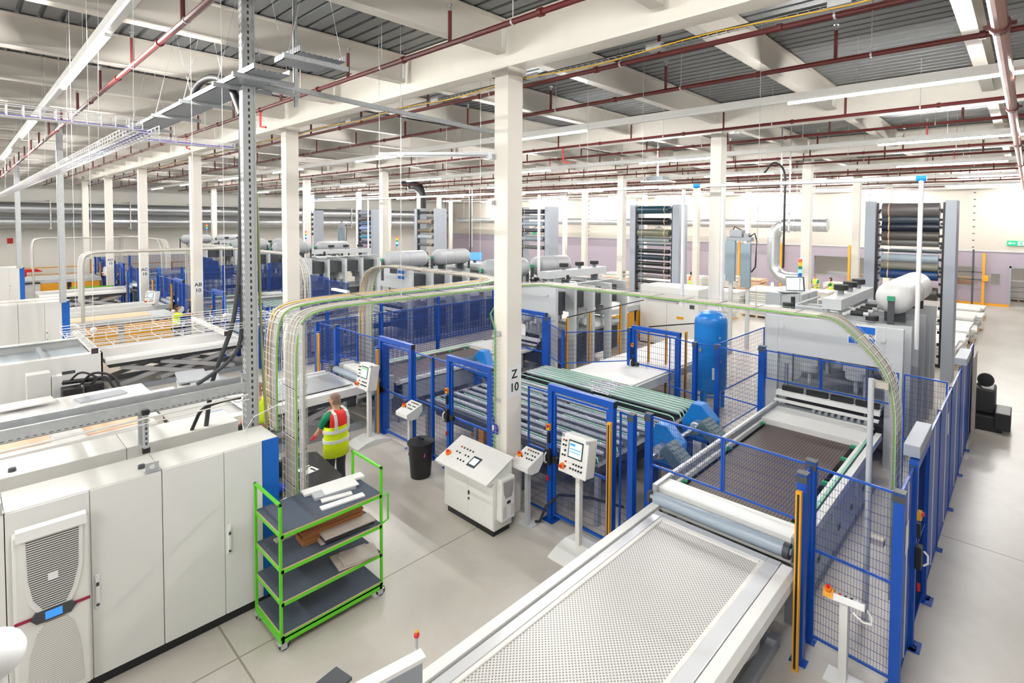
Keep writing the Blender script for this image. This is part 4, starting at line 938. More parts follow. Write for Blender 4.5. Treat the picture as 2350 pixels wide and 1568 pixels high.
# ------------------------------------------------------------------ people
def skinobj(name, verts, edges, radii, mt, parent, sub=2, root=0):
    o0 = Vector(parent['_w']); me = bpy.data.meshes.new(name)
    me.from_pydata([tuple(Vector(v)-o0) for v in verts], edges, []); me.materials.append(mt)
    o = bpy.data.objects.new(name, me); COL.objects.link(o); o.parent = parent; o['_w'] = tuple(o0)
    sk = o.modifiers.new('skin', 'SKIN'); sk.use_smooth_shade = True; sk.branch_smoothing = .6
    ly = me.skin_vertices[0] if len(me.skin_vertices) else None
    for i, r in enumerate(radii):
        ly.data[i].radius = (r, r) if isinstance(r, (int, float)) else r
        ly.data[i].use_root = (i == root)
    sb = o.modifiers.new('sub', 'SUBSURF'); sb.levels = sub; sb.render_levels = sub
    return o
def person(x, y, face, label, shirt, vest=None, trousers=None, h=1.75, lh=(-.18, .3, 1.12), rh=(.18, .3, 1.12), lean=.0, hair=True, gloves=None, bald=False, turn=0.0, far=False, hairlen=0):
    """face: heading of the chest in radians (0 = +x). local frame: forward f, right r."""
    k = h/1.75
    f = Vector((math.cos(face), math.sin(face), 0)); r = Vector((f.y, -f.x, 0))
    def P(a, b, c): return Vector((x, y, 0)) + r*(a*k) + f*((b + lean*max(0, c-.95))*k) + Vector((0, 0, c*k))
    t = thing('person', label, 'person', (x, y, 0))
    hf = Vector((math.cos(face+turn), math.sin(face+turn), 0)); hr = Vector((hf.y, -hf.x, 0)); hc = P(0, .03, 1.62)
    def H(a, b, c): return hc + hr*(a*k) + hf*(b*k) + Vector((0, 0, c*k))
    V = [P(0, 0, .96), P(0, .0, 1.12), P(0, .01, 1.3), P(0, .0, 1.42), P(0, .0, 1.50), H(0, .0, -.03), H(0, .015, .03), H(0, .0, .085)]
    Rd = [.13, (.14, .11), (.15, .11), (.11, .085), .055, (.070, .082), (.074, .092), (.06, .075)]
    E_ = [(i, i+1) for i in range(7)]
    def chain(start, pts, rs):
        i0 = start
        for p_, r_ in zip(pts, rs):
            V.append(p_); Rd.append(r_); E_.append((i0, len(V)-1)); i0 = len(V)-1
        return i0
    hands = []
    for s, hd in ((-1, lh), (1, rh)):
        sh = P(.19*s, 0, 1.42); hp = P(*hd); mid = (sh+hp)/2; d = hp-sh; L = d.length; ua = .29*k; fa = .25*k
        hgt = math.sqrt(max(0.0004, (ua+fa)**2/4 - min(L, ua+fa-.01)**2/4))
        el = mid + (Vector((0, 0, -1)) + r*(.5*s) - f*.35).normalized()*hgt
        if L > ua+fa: hp = sh + d.normalized()*(ua+fa)
        chain(3, [sh, el, (el*.35+hp*.65), hp], [.055, .043, .036, .027]); hands.append((s, el, hp))
        lg = P(.1*s, 0, .9)
        chain(0, [lg, P(.11*s, .03, .5), P(.115*s, 0, .1), P(.12*s, .0, .05), P(.13*s, .14, .035)], [.085, .058, .043, .045, .035])
    skinobj('body', V, E_, Rd, SKIN, t)
    # hands
    for s, el, hp in hands:
        d = (hp-el).normalized(); side = d.cross(Vector((0, 0, 1))); side = side.normalized() if side.length > .05 else r
        up = side.cross(d); hv = [hp, hp+d*.045*k, hp+d*.085*k]; hE = [(0, 1), (1, 2)]; hR = [.024, (.035, .018), (.034, .016)]
        for q in range(4):
            b0 = hp+d*.09*k+side*((q-1.5)*.019*k); ln = (.03, .036, .034, .027)[q]*k
            i0 = len(hv); hv += [b0, b0+d*ln-up*.006, b0+d*ln*1.6-up*.022*k]; hE += [(2, i0), (i0, i0+1), (i0+1, i0+2)]; hR += [.0095, .009, .008]
        i0 = len(hv); tb = hp+d*.03*k-side*.028*k*s*1; hv += [tb, tb+d*.03*k-side*.022*k*s-up*.008, tb+d*.055*k-side*.03*k*s-up*.014]; hE += [(1, i0), (i0, i0+1), (i0+1, i0+2)]; hR += [.011, .0105, .0085]
        skinobj('glove' if gloves else 'hand', hv, hE, hR, gloves or SKIN, t, 1)
        if gloves: link('glove_cuff', MB().tube([hp-d*.05*k, hp+d*.02*k], [.037, .036], 12), gloves, t)
    # shoes
    for s in (-1, 1): skinobj('shoe', [P(.12*s, -.03, .045), P(.125*s, .07, .04), P(.135*s, .17, .035)], [(0, 1), (1, 2)], [(.05, .045), (.05, .04), (.045, .032)], BLACK, t, 1)
    # trousers
    tv = [P(0, 0, .98), P(.1, 0, .88), P(.11, .03, .5), P(.115, 0, .12), P(-.1, 0, .88), P(-.11, .03, .5), P(-.115, 0, .12)]
    skinobj('trousers', tv, [(0, 1), (1, 2), (2, 3), (0, 4), (4, 5), (5, 6)], [(.155, .13), .1, .078, .066, .1, .078, .066], trousers or TROU, t)
    # shirt with short sleeves
    sv = [P(0, 0, .93), P(0, 0, 1.12), P(0, .01, 1.3), P(0, 0, 1.42), P(0, 0, 1.475)]; sE = [(0, 1), (1, 2), (2, 3), (3, 4)]; sR = [(.16, .135), (.16, .125), (.17, .13), (.14, .1), .068]
    for s, el, hp in hands:
        sh = P(.19*s, 0, 1.42); i0 = len(sv); sv += [sh, sh.lerp(el, .85)]; sE += [(3, i0), (i0, i0+1)]; sR += [.075, .068]
    skinobj('shirt', sv, sE, sR, shirt, t)
    # hi-vis waistcoat: lofted shell, open arm holes
    if vest:
        col, colu = vest; n = 28
        levels = [(.74, .21, .165), (.95, .20, .158), (1.12, .195, .152), (1.24, .20, .152), (1.34, .195, .148), (1.43, .175, .125), (1.485, .10, .085)]
        def ring(c, a, b): return [P(a*math.cos(2*math.pi*i/n), .005+b*math.sin(2*math.pi*i/n), c) for i in range(n)]
        m_ = MB(); rings = [ring(*l) for l in levels]; m_.v = [tuple(p) for rg in rings for p in rg]
        for i in range(len(levels)-1):
            for j in range(n):
                ang = math.degrees(2*math.pi*j/n) % 180
                if i >= 3 and i < 5 and (ang < 24 or ang > 156): continue
                m_.f.append((i*n+j, i*n+(j+1) % n, (i+1)*n+(j+1) % n, (i+1)*n+j)); m_.mi.append(1 if i >= 3 else 0)
        v_ = link('hi_vis_vest', m_, [col, colu], t, smooth=True); so = v_.modifiers.new('solid', 'SOLIDIFY'); so.thickness = .008; so.offset = 1
        tp = MB()
        for c in (1.0, 1.16):
            a = [P(.207*math.cos(2*math.pi*i/n), .005+.166*math.sin(2*math.pi*i/n), c-.025) for i in range(n)]; b = [p+Vector((0, 0, .05*k)) for p in a]
            o_ = len(tp.v); tp.v += [tuple(p) for p in a+b]; 
            for j in range(n): tp.f.append((o_+j, o_+(j+1) % n, o_+n+(j+1) % n, o_+n+j)); tp.mi.append(0)
        for s in (-1, 1):
            for g_ in (-1, 1):
                pts = [P(s*.12, .005+g_*.139, 1.18), P(s*.12, .005+g_*.138, 1.34), P(s*.115, .005+g_*.112, 1.43), P(s*.1, .0, 1.505)]
                for a, b in zip(pts, pts[1:]):
                    o_ = len(tp.v); tp.v += [tuple(a-r*.025*k), tuple(a+r*.025*k), tuple(b+r*.025*k), tuple(b-r*.025*k)]; tp.f.append((o_, o_+1, o_+2, o_+3)); tp.mi.append(0)
        tq = link('reflective_bands', tp, TAPE, t); so = tq.modifiers.new('solid', 'SOLIDIFY'); so.thickness = .014; so.offset = 1
    # head details
    link('nose', MB().prism([(0, 0), (1, 0), (.5, 1)], 'x', 0, 1) if False else MB().tube([H(0, .088, .045), H(0, .108, .012), H(0, .092, .0)], [.008, .015, .009], 8), SKIN, t, smooth=True)
    ev = MB(); [ev.sphere(H(s*.032, .085, .04), .010, 8, 6) for s in (-1, 1)]; link('eyes', ev, SOCK, t)
    ip = MB(); [ip.sphere(H(s*.032, .0925, .04), .005, 8, 6) for s in (-1, 1)]; link('pupils', ip, HAIR, t)
    link('mouth', MB().tube([H(-.022, .088, -.035), H(0, .095, -.036), H(.022, .088, -.035)], .005, 6), mat('lips', (.42, .15, .12), .5), t)
    er = MB(); [er.tube([H(s*.078, -.005, -.005), H(s*.088, -.012, .02), H(s*.084, -.015, .045)], [.01, .016, .01], 8) for s in (-1, 1)]; link('ears', er, SKIN, t, smooth=True)
    if hair:
        hm = MB(); n = 18
        for i in range(8):
            ph = math.pi*.5*(i/7)**.9
            for j in range(n):
                th = 2*math.pi*j/n; fr = math.sin(th); low = -.01 if fr < .2 else .085 if fr > .5 else .05
                zz = .03 + (.097 if bald else .105)*math.cos(ph) if i < 6 else (.02 if fr < .3 else .07)
                if fr < .2 and i >= 6: zz = .03-(i-5)*.035-hairlen*(i-5)
                kk = .92 if bald else 1.0; a_, b_ = (.083*kk*math.sin(min(ph+.12, 1.57)), .1*kk*math.sin(min(ph+.12, 1.57)))
                hm.v.append(tuple(H(a_*math.cos(th), -.004+b_*math.sin(th)*(.98 if fr < .4 else .93), zz)))
        for i in range(7):
            for j in range(n): hm.f.append((i*n+j, i*n+(j+1) % n, (i+1)*n+(j+1) % n, (i+1)*n+j)); hm.mi.append(0)
        hm.f.append(tuple(range(n))); hm.mi.append(0)
        link('hair', hm, mat('stubble', (.24, .15, .11), .8) if bald else HAIR, t, smooth=True)
    return t
person(-9.12, 4.28, R(196), 'person in green shirt and yellow and red vest with red gloves at the black desk', SGREEN, (HIVIS, VRED), h=1.86, lh=(-.12, .38, .98), rh=(.1, .42, 1.0), gloves=VRED, bald=True, turn=.35)
person(-11.15, 3.75, R(200), 'person in plain yellow hi-vis shirt half hidden behind the vertical cable tray', HIVIS, bald=True, lh=(-.2, .25, 1.0), rh=(.15, .35, 1.05), turn=1.4)
person(-23.6, 5.2, R(75), 'dark-haired person in yellow hi-vis shirt reaching an arm out beside column AB 10', HIVIS, h=1.72, rh=(.12, .53, 1.4), lh=(-.25, .1, .95))
person(-16.0, 30.0, R(80), 'person in orange and yellow hi-vis vest and green shirt standing with back turned', SGREEN, (HIVIS, HIORG), h=1.8, lh=(-.15, .35, 1.15), rh=(.15, .35, 1.15))
person(-10.0, 35.0, R(250), 'person in white cap and pale yellow vest leaning at the far bench', SGREEN, (HIVIS, HIVIS), h=1.7, lh=(-.12, .4, 1.05), rh=(.12, .4, 1.05), bald=True, lean=.2)
person(-8.9, 34.0, R(190), 'person with dark tied hair in green shirt and yellow vest at the far bench', SGREEN, (HIVIS, HIVIS), h=1.68, lh=(-.12, .38, 1.05), rh=(.12, .38, 1.05), hairlen=.02)
# ------------------------------------------------------------------ roller transfer between lines one and two
def gear(x, y, label, sx=1, grp='blue gear housings of the roller transfer'):
    t = thing('gear_unit', label, 'gear unit', (x, y, 0), grp)
    hx = [(x-.33*sx, .75), (x-.33*sx, 1.05), (x-.12*sx, 1.42), (x+.08*sx, 1.42), (x+.36*sx, 1.15), (x+.36*sx, .75)]
    link('housing', MB().prism(hx, 'y', y-.12, y+.12), BLUET, t, bevel=.02)
    rb = MB(); rb.obox((x+.42*sx, y-.25, .98), .62, .34, .22, 0, 0, R(38)*sx)
    c_ = link('motor_cover', rb, mat('slate_teal', (.09, .15, .18), .45), t, bevel=.03)
    rr = MB()
    for i in range(7):
        u = -.24+.08*i; rr.obox((x+.42*sx+u*math.cos(R(38))+.11*math.sin(R(38))*sx, y-.25, .98-u*math.sin(R(38))*sx+.11*math.cos(R(38))), .03, .28, .04, 0, 0, R(38)*sx)
    link('cooling_ribs', rr, mat('slate_teal', (.09, .15, .18), .45), c_)
    link('shaft', MB().lathe([(.05, -.55), (.05, -.4), (.09, -.39), (.09, -.3), (.12, -.29), (.12, -.12)], (x+.05*sx, y, 1.02), 'y', 20), STEEL, t, smooth=True)
    link('stand', MB().box(x-.3, x-.2, y-.1, y+.1, 0, .76).box(x+.2, x+.3, y-.1, y+.1, 0, .76).box(x-.3, x+.3, y-.1, y+.1, .7, .76), BLUE, t)
    return t
t = thing('roller_transfer', 'wide transfer bed of parallel rollers with green cords behind the gates', 'roller conveyor', (-7.5, 8.5, 0))
NR = 27
for i in range(NR):
    y = 6.72+i*.135
    if i % 2 == 0 and i < 18 or i > 20:
        link('roller', MB().lathe([(.03, -9.75), (.045, -9.7), (.045, -5.35), (.03, -5.3)], (0, y, 1.0), 'x', 12), mat('roller_steel', (.42, .45, .50), .35, .5), t, smooth=True)
    if i % 2 == 0 and i < 12 and i % 4: continue
    if i % 2 and i < 20: continue
    g = MB(); x0, x1 = (-9.6, -8.1) if i % 2 else (-9.75, -7.3)
    off = .25*(i % 3)
    g.tube([(-9.7+off, y+.05, 1.045), (-8.1+off, y+.05, 1.05), (-8.02+off, y+.045, 1.03), (-8.02+off, y+.02, 1.0)], .013, 6)
    g.tube([(-7.3+off*.6, y+.03, 1.0), (-7.25+off*.6, y+.05, 1.045), (-5.35, y+.05, 1.05), (-5.25, y+.04, 1.03), (-5.2, y+.0, .98)], .013, 6)
    link('green_cord', g, RGRN, t)
    c = MB(); x_ = -8.0+off
    while x_ < -7.35+off*.6: c.lathe([(.024, 0), (.03, .01), (.024, .02)], (x_, y+.03, 1.03), 'x', 8); x_ += .045
    link('coil_coupling', c, CHROME, t)
link('bed_plate', MB().box(-9.75, -5.2, 6.66, 10.3, .8, .84), mat('bed_dark', (.03, .04, .06), .5), t)
link('bed_beams', MB().box(-9.9, -9.8, 6.6, 10.4, .85, .98).box(-5.2, -5.1, 6.6, 10.4, .85, .98).box(-7.75, -7.6, 6.6, 10.4, .8, .9).box(-9.8, -5.2, 6.6, 6.66, .85, .98).box(-9.8, -5.2, 10.34, 10.4, .85, .98), DGREY, t)
lg = MB()
for a in (-9.85, -8.2, -6.9, -5.15):
    for c in (6.65, 8.5, 10.35): lg.box(a-.04, a+.04, c-.04, c+.04, 0, .86)
links('bed_leg', lg, GREYM, t)
link('under_drive', MB().box(-9.6, -5.4, 7.0, 10.0, .45, .6).tube([(-9.7, 6.8, .7), (-5.3, 6.8, .7)], .06, 12).tube([(-9.7, 7.1, .5), (-5.3, 7.1, .5)], .05, 12), mat('machine_slate', (.10, .13, .18), .5), t)
solo('glass_sheet', box(-13.15, -11.95, 3.7, 6.0, 1.035, 1.05), mat('grey_glossy_sheet', (.36, .38, .39), .2), 'glossy grey sheet lying on the second lift table', 'sheet')
solo('white_batten', MB().obox((-12.7, 3.78, 1.06), 1.0, .06, .03, R(8)), SHEETW, 'white batten across the edge of the glossy grey sheet', 'batten')
gear(-4.72, 9.3, 'blue gear housing with ribbed motor cover at the right end of the rollers, farther one')
gear(-4.68, 7.95, 'blue gear housing with ribbed motor cover at the right end of the rollers, nearer one')
gear(-11.05, 9.2, 'blue gear housing with ribbed cover left of column Z 10', -1)
solo('drive_shaft', MB().lathe([(.04, 8.1), (.04, 8.9)], (-4.67, 0, 1.02), 'y', 16), STEEL, 'steel drive shaft linking the two right-hand blue gear housings', 'shaft', smooth=True)
solo('servo_motor', MB().box(-8.1, -7.95, 6.62, 6.8, .35, .8).box(-7.85, -7.55, 6.6, 6.75, .3, .55).tube([(-8.4, 6.7, .6), (-7.5, 6.7, .62)], .03, 8), mat('motor_orange', (.55, .24, .02), .5), 'orange drive parts low behind the gate left of column Z 10', 'motor')
t = thing('outfeed_table', 'white flat belt table behind the rollers inside the yellow bars', 'conveyor', (-8.1, 12.8, 0))
link('belt_top', box(-9.08, -7.12, 10.55, 16.0, .9, .98), SHEETW, t); link('end_roller', MB().lathe([(.05, -9.08), (.085, -9.06), (.085, -7.14), (.05, -7.1)], (0, 10.5, .92), 'x', 20), WHITE, t, smooth=True)
link('side_frame', MB().box(-7.1, -7.04, 10.5, 16, .74, .95).box(-9.14, -9.08, 10.5, 16, .74, .95), LGREY, t)
links('table_leg', MB().box(-9.1, -9.0, 10.8, 10.9, 0, .76).box(-7.2, -7.1, 10.8, 10.9, 0, .76).box(-9.1, -9.0, 15, 15.1, 0, .76).box(-7.2, -7.1, 15, 15.1, 0, .76), GREYM, t)
t = thing('air_tank', 'tall blue air receiver tank in front of the white column', 'tank', (-6.33, 13.0, 0))
link('vessel', MB().lathe([(.02, .36), (.2, .38), (.36, .46), (.43, .58), (.43, 2.25), (.415, 2.36), (.36, 2.46), (.26, 2.53), (.12, 2.565), (.01, 2.57)], (-6.33, 13.0, 0), 'z', 40), BLUET, t, smooth=True)
for a in range(3): link('tank_leg', MB().obox((-6.33+.33*math.cos(2.1*a+.6), 13+.33*math.sin(2.1*a+.6), .26), .1, .05, .52, 2.1*a+.6), BLUET, t)
link('gauge', MB().lathe([(.05, -.05), (.05, 0)], (-6.4, 12.58, 1.6), 'y', 16), STEEL, t); link('nozzle', MB().box(-6.05, -5.9, 12.7, 12.76, 1.3, 1.36).box(-6.05, -5.95, 12.75, 12.8, 1.9, 1.96), STEEL, t); link('rating_plate', MB().obox((-6.05, 12.67, 1.0), .02, .12, .3, R(-40)), PAPER, t)

# ------------------------------------------------------------------ the production lines
def coarse_cell(nm, y=6.3):
    for a, b_, l in ((-4.06, -2.97, 'left'), (-2.93, -1.88, 'right')): panel((a, y+.15), (b_, y+.12), 1.38, 2.1, 'low hanging mesh panel over the %s table, %s half' % (nm, l), sx=.05, sz=.1, w=.0055)
    post(-4.15, y+.2, 2.12, 'blue post at one side of the %s table opening' % nm, .12); post(-1.84, y+.14, 2.14, 'blue post at the outer side of the %s table opening' % nm, .12)
    curtain(-1.86, 5.95, .05, 2.0, 'yellow light curtain on the outer side of the %s table' % nm); curtain(-4.5, 6.1, .1, 2.0, 'yellow light curtain on the inner side of the %s table' % nm)
    panel((-1.79, 6.42), (-.99, 6.36), .08, 2.1, 'mesh panel closing the outer corner by the %s table' % nm, sx=.05, w=.0055, mid=1.1)
    post(-.94, 6.33, 2.12, 'outer corner post by the %s table' % nm, .1)
    for i, (a, c) in enumerate(((6.4, 8.2), (8.2, 10.2), (10.2, 12.7), (12.7, 15.6))):
        panel((-.93, a+.05), (-.93, c-.05), .06, 2.12, 'long mesh side panel beside the %s line, %s from the front' % (nm, ORD[i]), sx=.03, sz=.06, w=.011, mid=1.1)
        post(-.94, c, 2.14, 'blue side fence post beside the %s line, %s from the front' % (nm, ORD[i]), .08)
def front_gates(dx, nm):
    for i, (a, b_) in enumerate(((-5.83, -4.6), (-8.57, -7.32), (-11.15, -9.9))):
        gate(a+dx, b_+dx, 6.28, 2.15, 'blue mesh gate in the %s cell front, %s from the right' % (nm, ORD[i]), fine=False)
    for i, (a, b_) in enumerate(((-7.2, -6.0), (-9.8, -8.7))): panel((a+dx, 6.3), (b_+dx, 6.3), .08, 2.1, 'mesh panel between the gates of the %s cell front, %s from the right' % (nm, ORD[i]), sx=.05, w=.006, mid=1.1)
    for i, (a, y0, y1) in enumerate(((-5.3, 11.2, 11.2), (-8.0, 11.6, 11.6), (-10.6, 11.3, 11.3))): panel((a+dx-2.2, y0), (a+dx, y1), .1, 2.1, 'mesh panel at the back of the %s cell, %s from the right' % (nm, ORD[i]), sx=.04, sz=.08, w=.011, mid=1.0)
lift_table(1.0, 'large white lift table with grey perforated plate in the foreground'); infeed('white cover box with blue-grey film roller at the end of the nearest table')
belt_conveyor('brown ribbed belt conveyor feeding the nearest press'); press('big light grey membrane press nearest the aisle')
tank(13.05, 16.5, 'large white pressure tank on top of the nearest press', .365); rack(RC1, 'foil roll rack nearest the aisle, brown and blue rolls', 'rightmost')
LN = ['second', 'third', 'fourth', 'fifth', 'sixth']
CFG = [([-1, -15.5], 'second', RC2), ([1, -17.15], 'third', RC3), ([-1, -32.9], 'fourth', RC4), ([1, -34.9], 'fifth', RC5), ([-1, -50.5], 'sixth', RC6)]
for k, (q, nm, rc) in enumerate(CFG):
    FX[:] = q
    lift_table(1.02, 'white lift table of the %s production line from the right' % nm, y0=2.6)
    infeed('white cover box with film roller on the %s production line' % nm); belt_conveyor('brown belt conveyor of the %s production line' % nm)
    press('grey membrane press of the %s production line from the right' % nm, yend=15.8 if k == 0 else 17.5)
    tank(13.3, 15.2, 'farther white pressure tank on the %s press' % nm, .34); tank(11.0, 13.0, 'nearer white pressure tank on the %s press' % nm, .34)
    if k != 0 or True: rack(rc, 'foil roll rack of the %s production line' % nm, nm)
    if k == 0: coarse_cell(nm)
    else: coarse_cell(nm)
FX[:] = [1.0, 0.0]
front_gates(-17.4, 'second'); front_gates(-35.0, 'third')
# inner fence run between cells two and three, dark blue boards
for i, (x, y0) in enumerate(((-15.6, 9.5), (-17.0, 10.2))):
    pass
for dx, nm in ((-17.4, 'second'), (-35.0, 'third')):
    t = thing('roller_transfer', 'roller transfer bed of the %s cell' % nm, 'roller conveyor', (-7.5+dx, 8.5, 0), 'distant roller transfer beds')
    r_ = MB(); g = MB()
    for i in range(16):
        y = 6.75+i*.22; r_.lathe([(.045, -9.7), (.045, -5.3)], (dx, y, 1.0), 'x', 8); g.tube([(-9.6+dx, y+.09, 1.04), (-5.4+dx, y+.09, 1.04)], .015, 5)
    link('rollers', r_, GREYM, t); link('green_cords', g, RGRN, t); link('bed', MB().box(-9.9+dx, -5.1+dx, 6.6, 10.4, .7, .9), BLACK, t)
    lg = MB(); [lg.box(a+dx, a+.1+dx, c, c+.1, 0, .7) for a in (-9.8, -5.3) for c in (6.7, 10.2)]; links('bed_leg', lg, GREYM, t)
    gear(-4.8+dx, 9.2, 'blue gear housing at the right of the %s distant roller bed' % nm); gear(-11.0+dx, 9.2, 'blue gear housing at the left of the %s distant roller bed' % nm, -1)
# light towers
def tower(x, y, z, label):
    t = thing('signal_tower', label, 'signal light', (x, y, z), 'signal towers on the machines')
    link('pole', MB().tube([(x, y, z-1.0), (x, y, z)], .012, 8), STEEL, t)
    for i, (mt, nm) in enumerate(((BLUEP, 'blue_lens'), (LAMPB, 'lit_blue_lens'), (GRND, 'green_lens'), (LAMPO, 'amber_lens'), (LAMPR, 'red_lens'))):
        link(nm, MB().lathe([(.045, 0), (.045, .085)], (x, y, z+.09*i), 'z', 14), mt, t)
tower(-4.4, 14.0, 3.55, 'signal tower with red, amber and blue lenses beside the white column by the nearest press')
for i, (x, y, z) in enumerate(((-21.0, 12.6, 3.75), (-30.3, 12.6, 3.8), (-39.4, 12.6, 3.9), (-48.0, 12.6, 4.0))): tower(x, y, z, 'signal tower above the white pressure tanks, %s from the right among the distant ones' % ORD[i])
# ------------------------------------------------------------------ machines behind
t = thing('control_housing', 'grey machine housing with an open screen beside the nearest press', 'machine', (-5.1, 15.2, 0))
link('housing', box(-5.65, -4.65, 15.0, 16.4, 0, 2.95), LGREY, t, bevel=.01)
link('panel_seam', MB().box(-5.22, -5.21, 14.995, 15.0, 1, 2.9).box(-4.65, -4.645, 15.6, 15.61, 1, 2.9), DGREY, t)
t2 = thing('laptop', 'open laptop with glowing screen on the grey housing', 'laptop', (-4.95, 15.3, 2.95))
link('lid', MB().obox((-4.95, 15.35, 3.2), .5, .02, .4, R(35), R(-15)), SCRD, t2); link('screen', MB().obox((-4.96, 15.335, 3.2), .45, .01, .35, R(35), R(-15)), SCREEN, t2); link('keyboard_base', MB().obox((-5.05, 15.15, 2.965), .5, .32, .02, R(35)), SCRD, t2)
solo('beacon_lamp', MB().lathe([(.035, 0), (.035, .22), (.01, .26)], (-5.5, 15.1, 2.96), 'z', 12), LAMPC, 'small glowing cyan beacon beside the laptop on the grey housing', 'lamp')
t = thing('tablet_console', 'bright blue tablet screen on a grey cabinet in the middle distance', 'control terminal', (-24.9, 20, 0))
link('cabinet', box(-26.3, -24.0, 19.6, 20.8, 0, 2.4), LGREY, t); link('tablet', MB().obox((-24.9, 19.9, 2.8), 1.2, .05, .45, R(20), R(-10)), SCRB, t); link('small_display', box(-25.5, -24.8, 19.57, 19.6, 1.5, 1.75), SCREEN, t)
link('tablet_stand', MB().box(-25, -24.85, 20.0, 20.1, 2.4, 2.8), DGREY, t)
solo('beacon_lamp', MB().lathe([(.05, 0), (.05, .35)], (-26.0, 19.9, 2.45), 'z', 12), LAMPC, 'small glowing cyan beacon left of the bright blue tablet', 'lamp')
t = thing('machine_cabinet', 'long white cabinet with two doors left of the blue air tank', 'cabinet', (-10.7, 18.8, 0))
link('body', box(-12.0, -9.4, 18.2, 19.6, .05, 2.35), WHITE, t, bevel=.015); link('door_gaps', MB().box(-10.75, -10.74, 18.194, 18.2, .1, 1.9).box(-12, -9.4, 18.194, 18.2, 1.9, 1.91), GREYM, t); link('warning_label', MB().box(-10.3, -10.0, 18.19, 18.2, 1.15, 1.25), YEL, t); link('plinth', box(-11.95, -9.45, 18.25, 19.5, 0, .06), BLACK, t); link('black_label', MB().box(-9.75, -9.55, 18.19, 18.2, 1.6, 1.75), DGREY, t)
t = thing('yellow_guard_box', 'machine bench with amber plastic guards behind the dark blue cell', 'machine', (-12.8, 17.5, 0))
link('bench', MB().box(-14.0, -12.1, 16.2, 20.0, 1.3, 1.5).box(-14.0, -12.1, 16.2, 20, 0, .1), LGREY, t); link('amber_guard', MB().box(-12.12, -12.08, 16.2, 17.9, .1, 1.25).box(-12.12, -12.08, 18.1, 19.9, .1, 1.25), YEL, t)
def lifter(x, y, label):
    t = thing('vacuum_lifter', label, 'machine', (x, y, 0), 'twin column vacuum lifters')
    link('columns', MB().box(x-.42, x-.28, y, y+.1, 0, 4.5).box(x+.28, x+.42, y, y+.1, 0, 4.5), LGREY, t); link('profile_stacks', MB().box(x-.5, x-.12, y-.15, y-.02, 2.6, 4.2).box(x+.12, x+.5, y-.15, y-.02, 2.4, 4.1), mat('blue_grey_profile', (.25, .32, .37), .4, .4), t)
    link('head_block', MB().box(x-.5, x+.5, y-.1, y+.2, 4.2, 4.35).box(x-.35, x+.15, y-.15, y+.2, 4.35, 4.62).box(x+.2, x+.4, y-.1, y+.1, 4.35, 4.5), GREYM, t, bevel=.01); link('hoses', MB().tube([(x+.4, y, 4.35), (x+.6, y, 4.5), (x+.7, y, 4.2), (x+.65, y, 3.2), (x+.5, y, 3.0)], .03, 8).tube([(x-.4, y, 4.4), (x-.2, y, 4.75), (x+.1, y, 4.6)], .025, 8), BLACK, t)
lifter(-8.6, 20.0, 'tall lifter with two blue-grey profile stacks right of the white column'); lifter(-43.4, 21.0, 'distant tall lifter with two blue-grey profile stacks')
# ------------------------------------------------------------------ ducts
def duct(pts, r, label, cat='duct', grp=None, seam=1.5):
    t = thing('ventilation_duct', label, cat, pts[0], grp); link('pipe', MB().tube(pts, r, 28), DUCT, t, smooth=True)
    s_ = MB(); acc = 0
    for a, b_ in zip(pts, pts[1:]):
        a = Vector(a); b_ = Vector(b_); L = (b_-a).length; d = (b_-a).normalized(); u = (seam-acc) if acc else .05
        while u < L: s_.tube([a+d*(u-.015), a+d*(u+.015)], r+.018, 28); u += seam
        acc = (acc+L) % seam
    link('seam_rings', s_, GALV, t)
    if pts[0][1] > 20:
        h_ = MB(); [h_.tube([(x_, pts[0][1], pts[0][2]+r-.02), (x_, pts[0][1], 8.17)], .012, 6) for x_ in ((pts[0][0]-.6, pts[0][0]-1.4) if seam < 1 else range(-50, -13, 4))]; links('duct_hanger', h_, GALV, t)
    return t
duct([(-54.2, -4, 5.5), (-54.2, 39.5, 5.5)], .42, 'upper of two large silver ducts running along the left wall', grp='large wall ducts', seam=2.4)
duct([(-54.2, -4, 4.55), (-54.2, 38, 4.55)], .42, 'lower of two large silver ducts running along the left wall', grp='large wall ducts', seam=2.4)
for i in range(9):
    y = 0+4.5*i; solo('duct_bracket', MB().box(-54.7, -53.7, y-.04, y+.04, 4.02, 4.1).box(-53.75, -53.68, y-.03, y+.03, 4.1, 6.1).box(-57, -53.7, y-.04, y+.04, 6.05, 6.12), OFFW, 'white bracket holding the two wall ducts, %s from the left' % ORD[i], 'bracket', 'duct brackets')
duct([(-51, 38.6, 4.93), (-12.6, 38.6, 4.85)], .3, 'long thin silver duct along the back wall', seam=3)
el = [(-7.0, 26, 4.82), (-8.7, 26, 4.82)] + arc((-8.75, 26, 4.12), .7, math.pi/2, math.pi, 6, (1, 0, 0), (0, 0, 1)) + arc((-8.75, 26, 2.95), .7, math.pi, 1.5*math.pi, 6, (1, 0, 0), (0, 0, 1)) + [(-8.2, 26, 2.25)]
duct(el, .3, 'silver elbow duct bending down beside the blue glowing screen', seam=.35)
solo('flexible_hose', MB().tube([(-33.6, 20.5, 8.12), (-33.2, 20.5, 7.4), (-32.3, 20.5, 7.45), (-31.3, 20.5, 7.2), (-30.9, 20.5, 6.6), (-30.9, 20.5, 5.68)], .2, 16), RUBB, 'thick black flexible hose arching down to the fourth roll rack, right one', 'hose', 'black hoses', smooth=True)
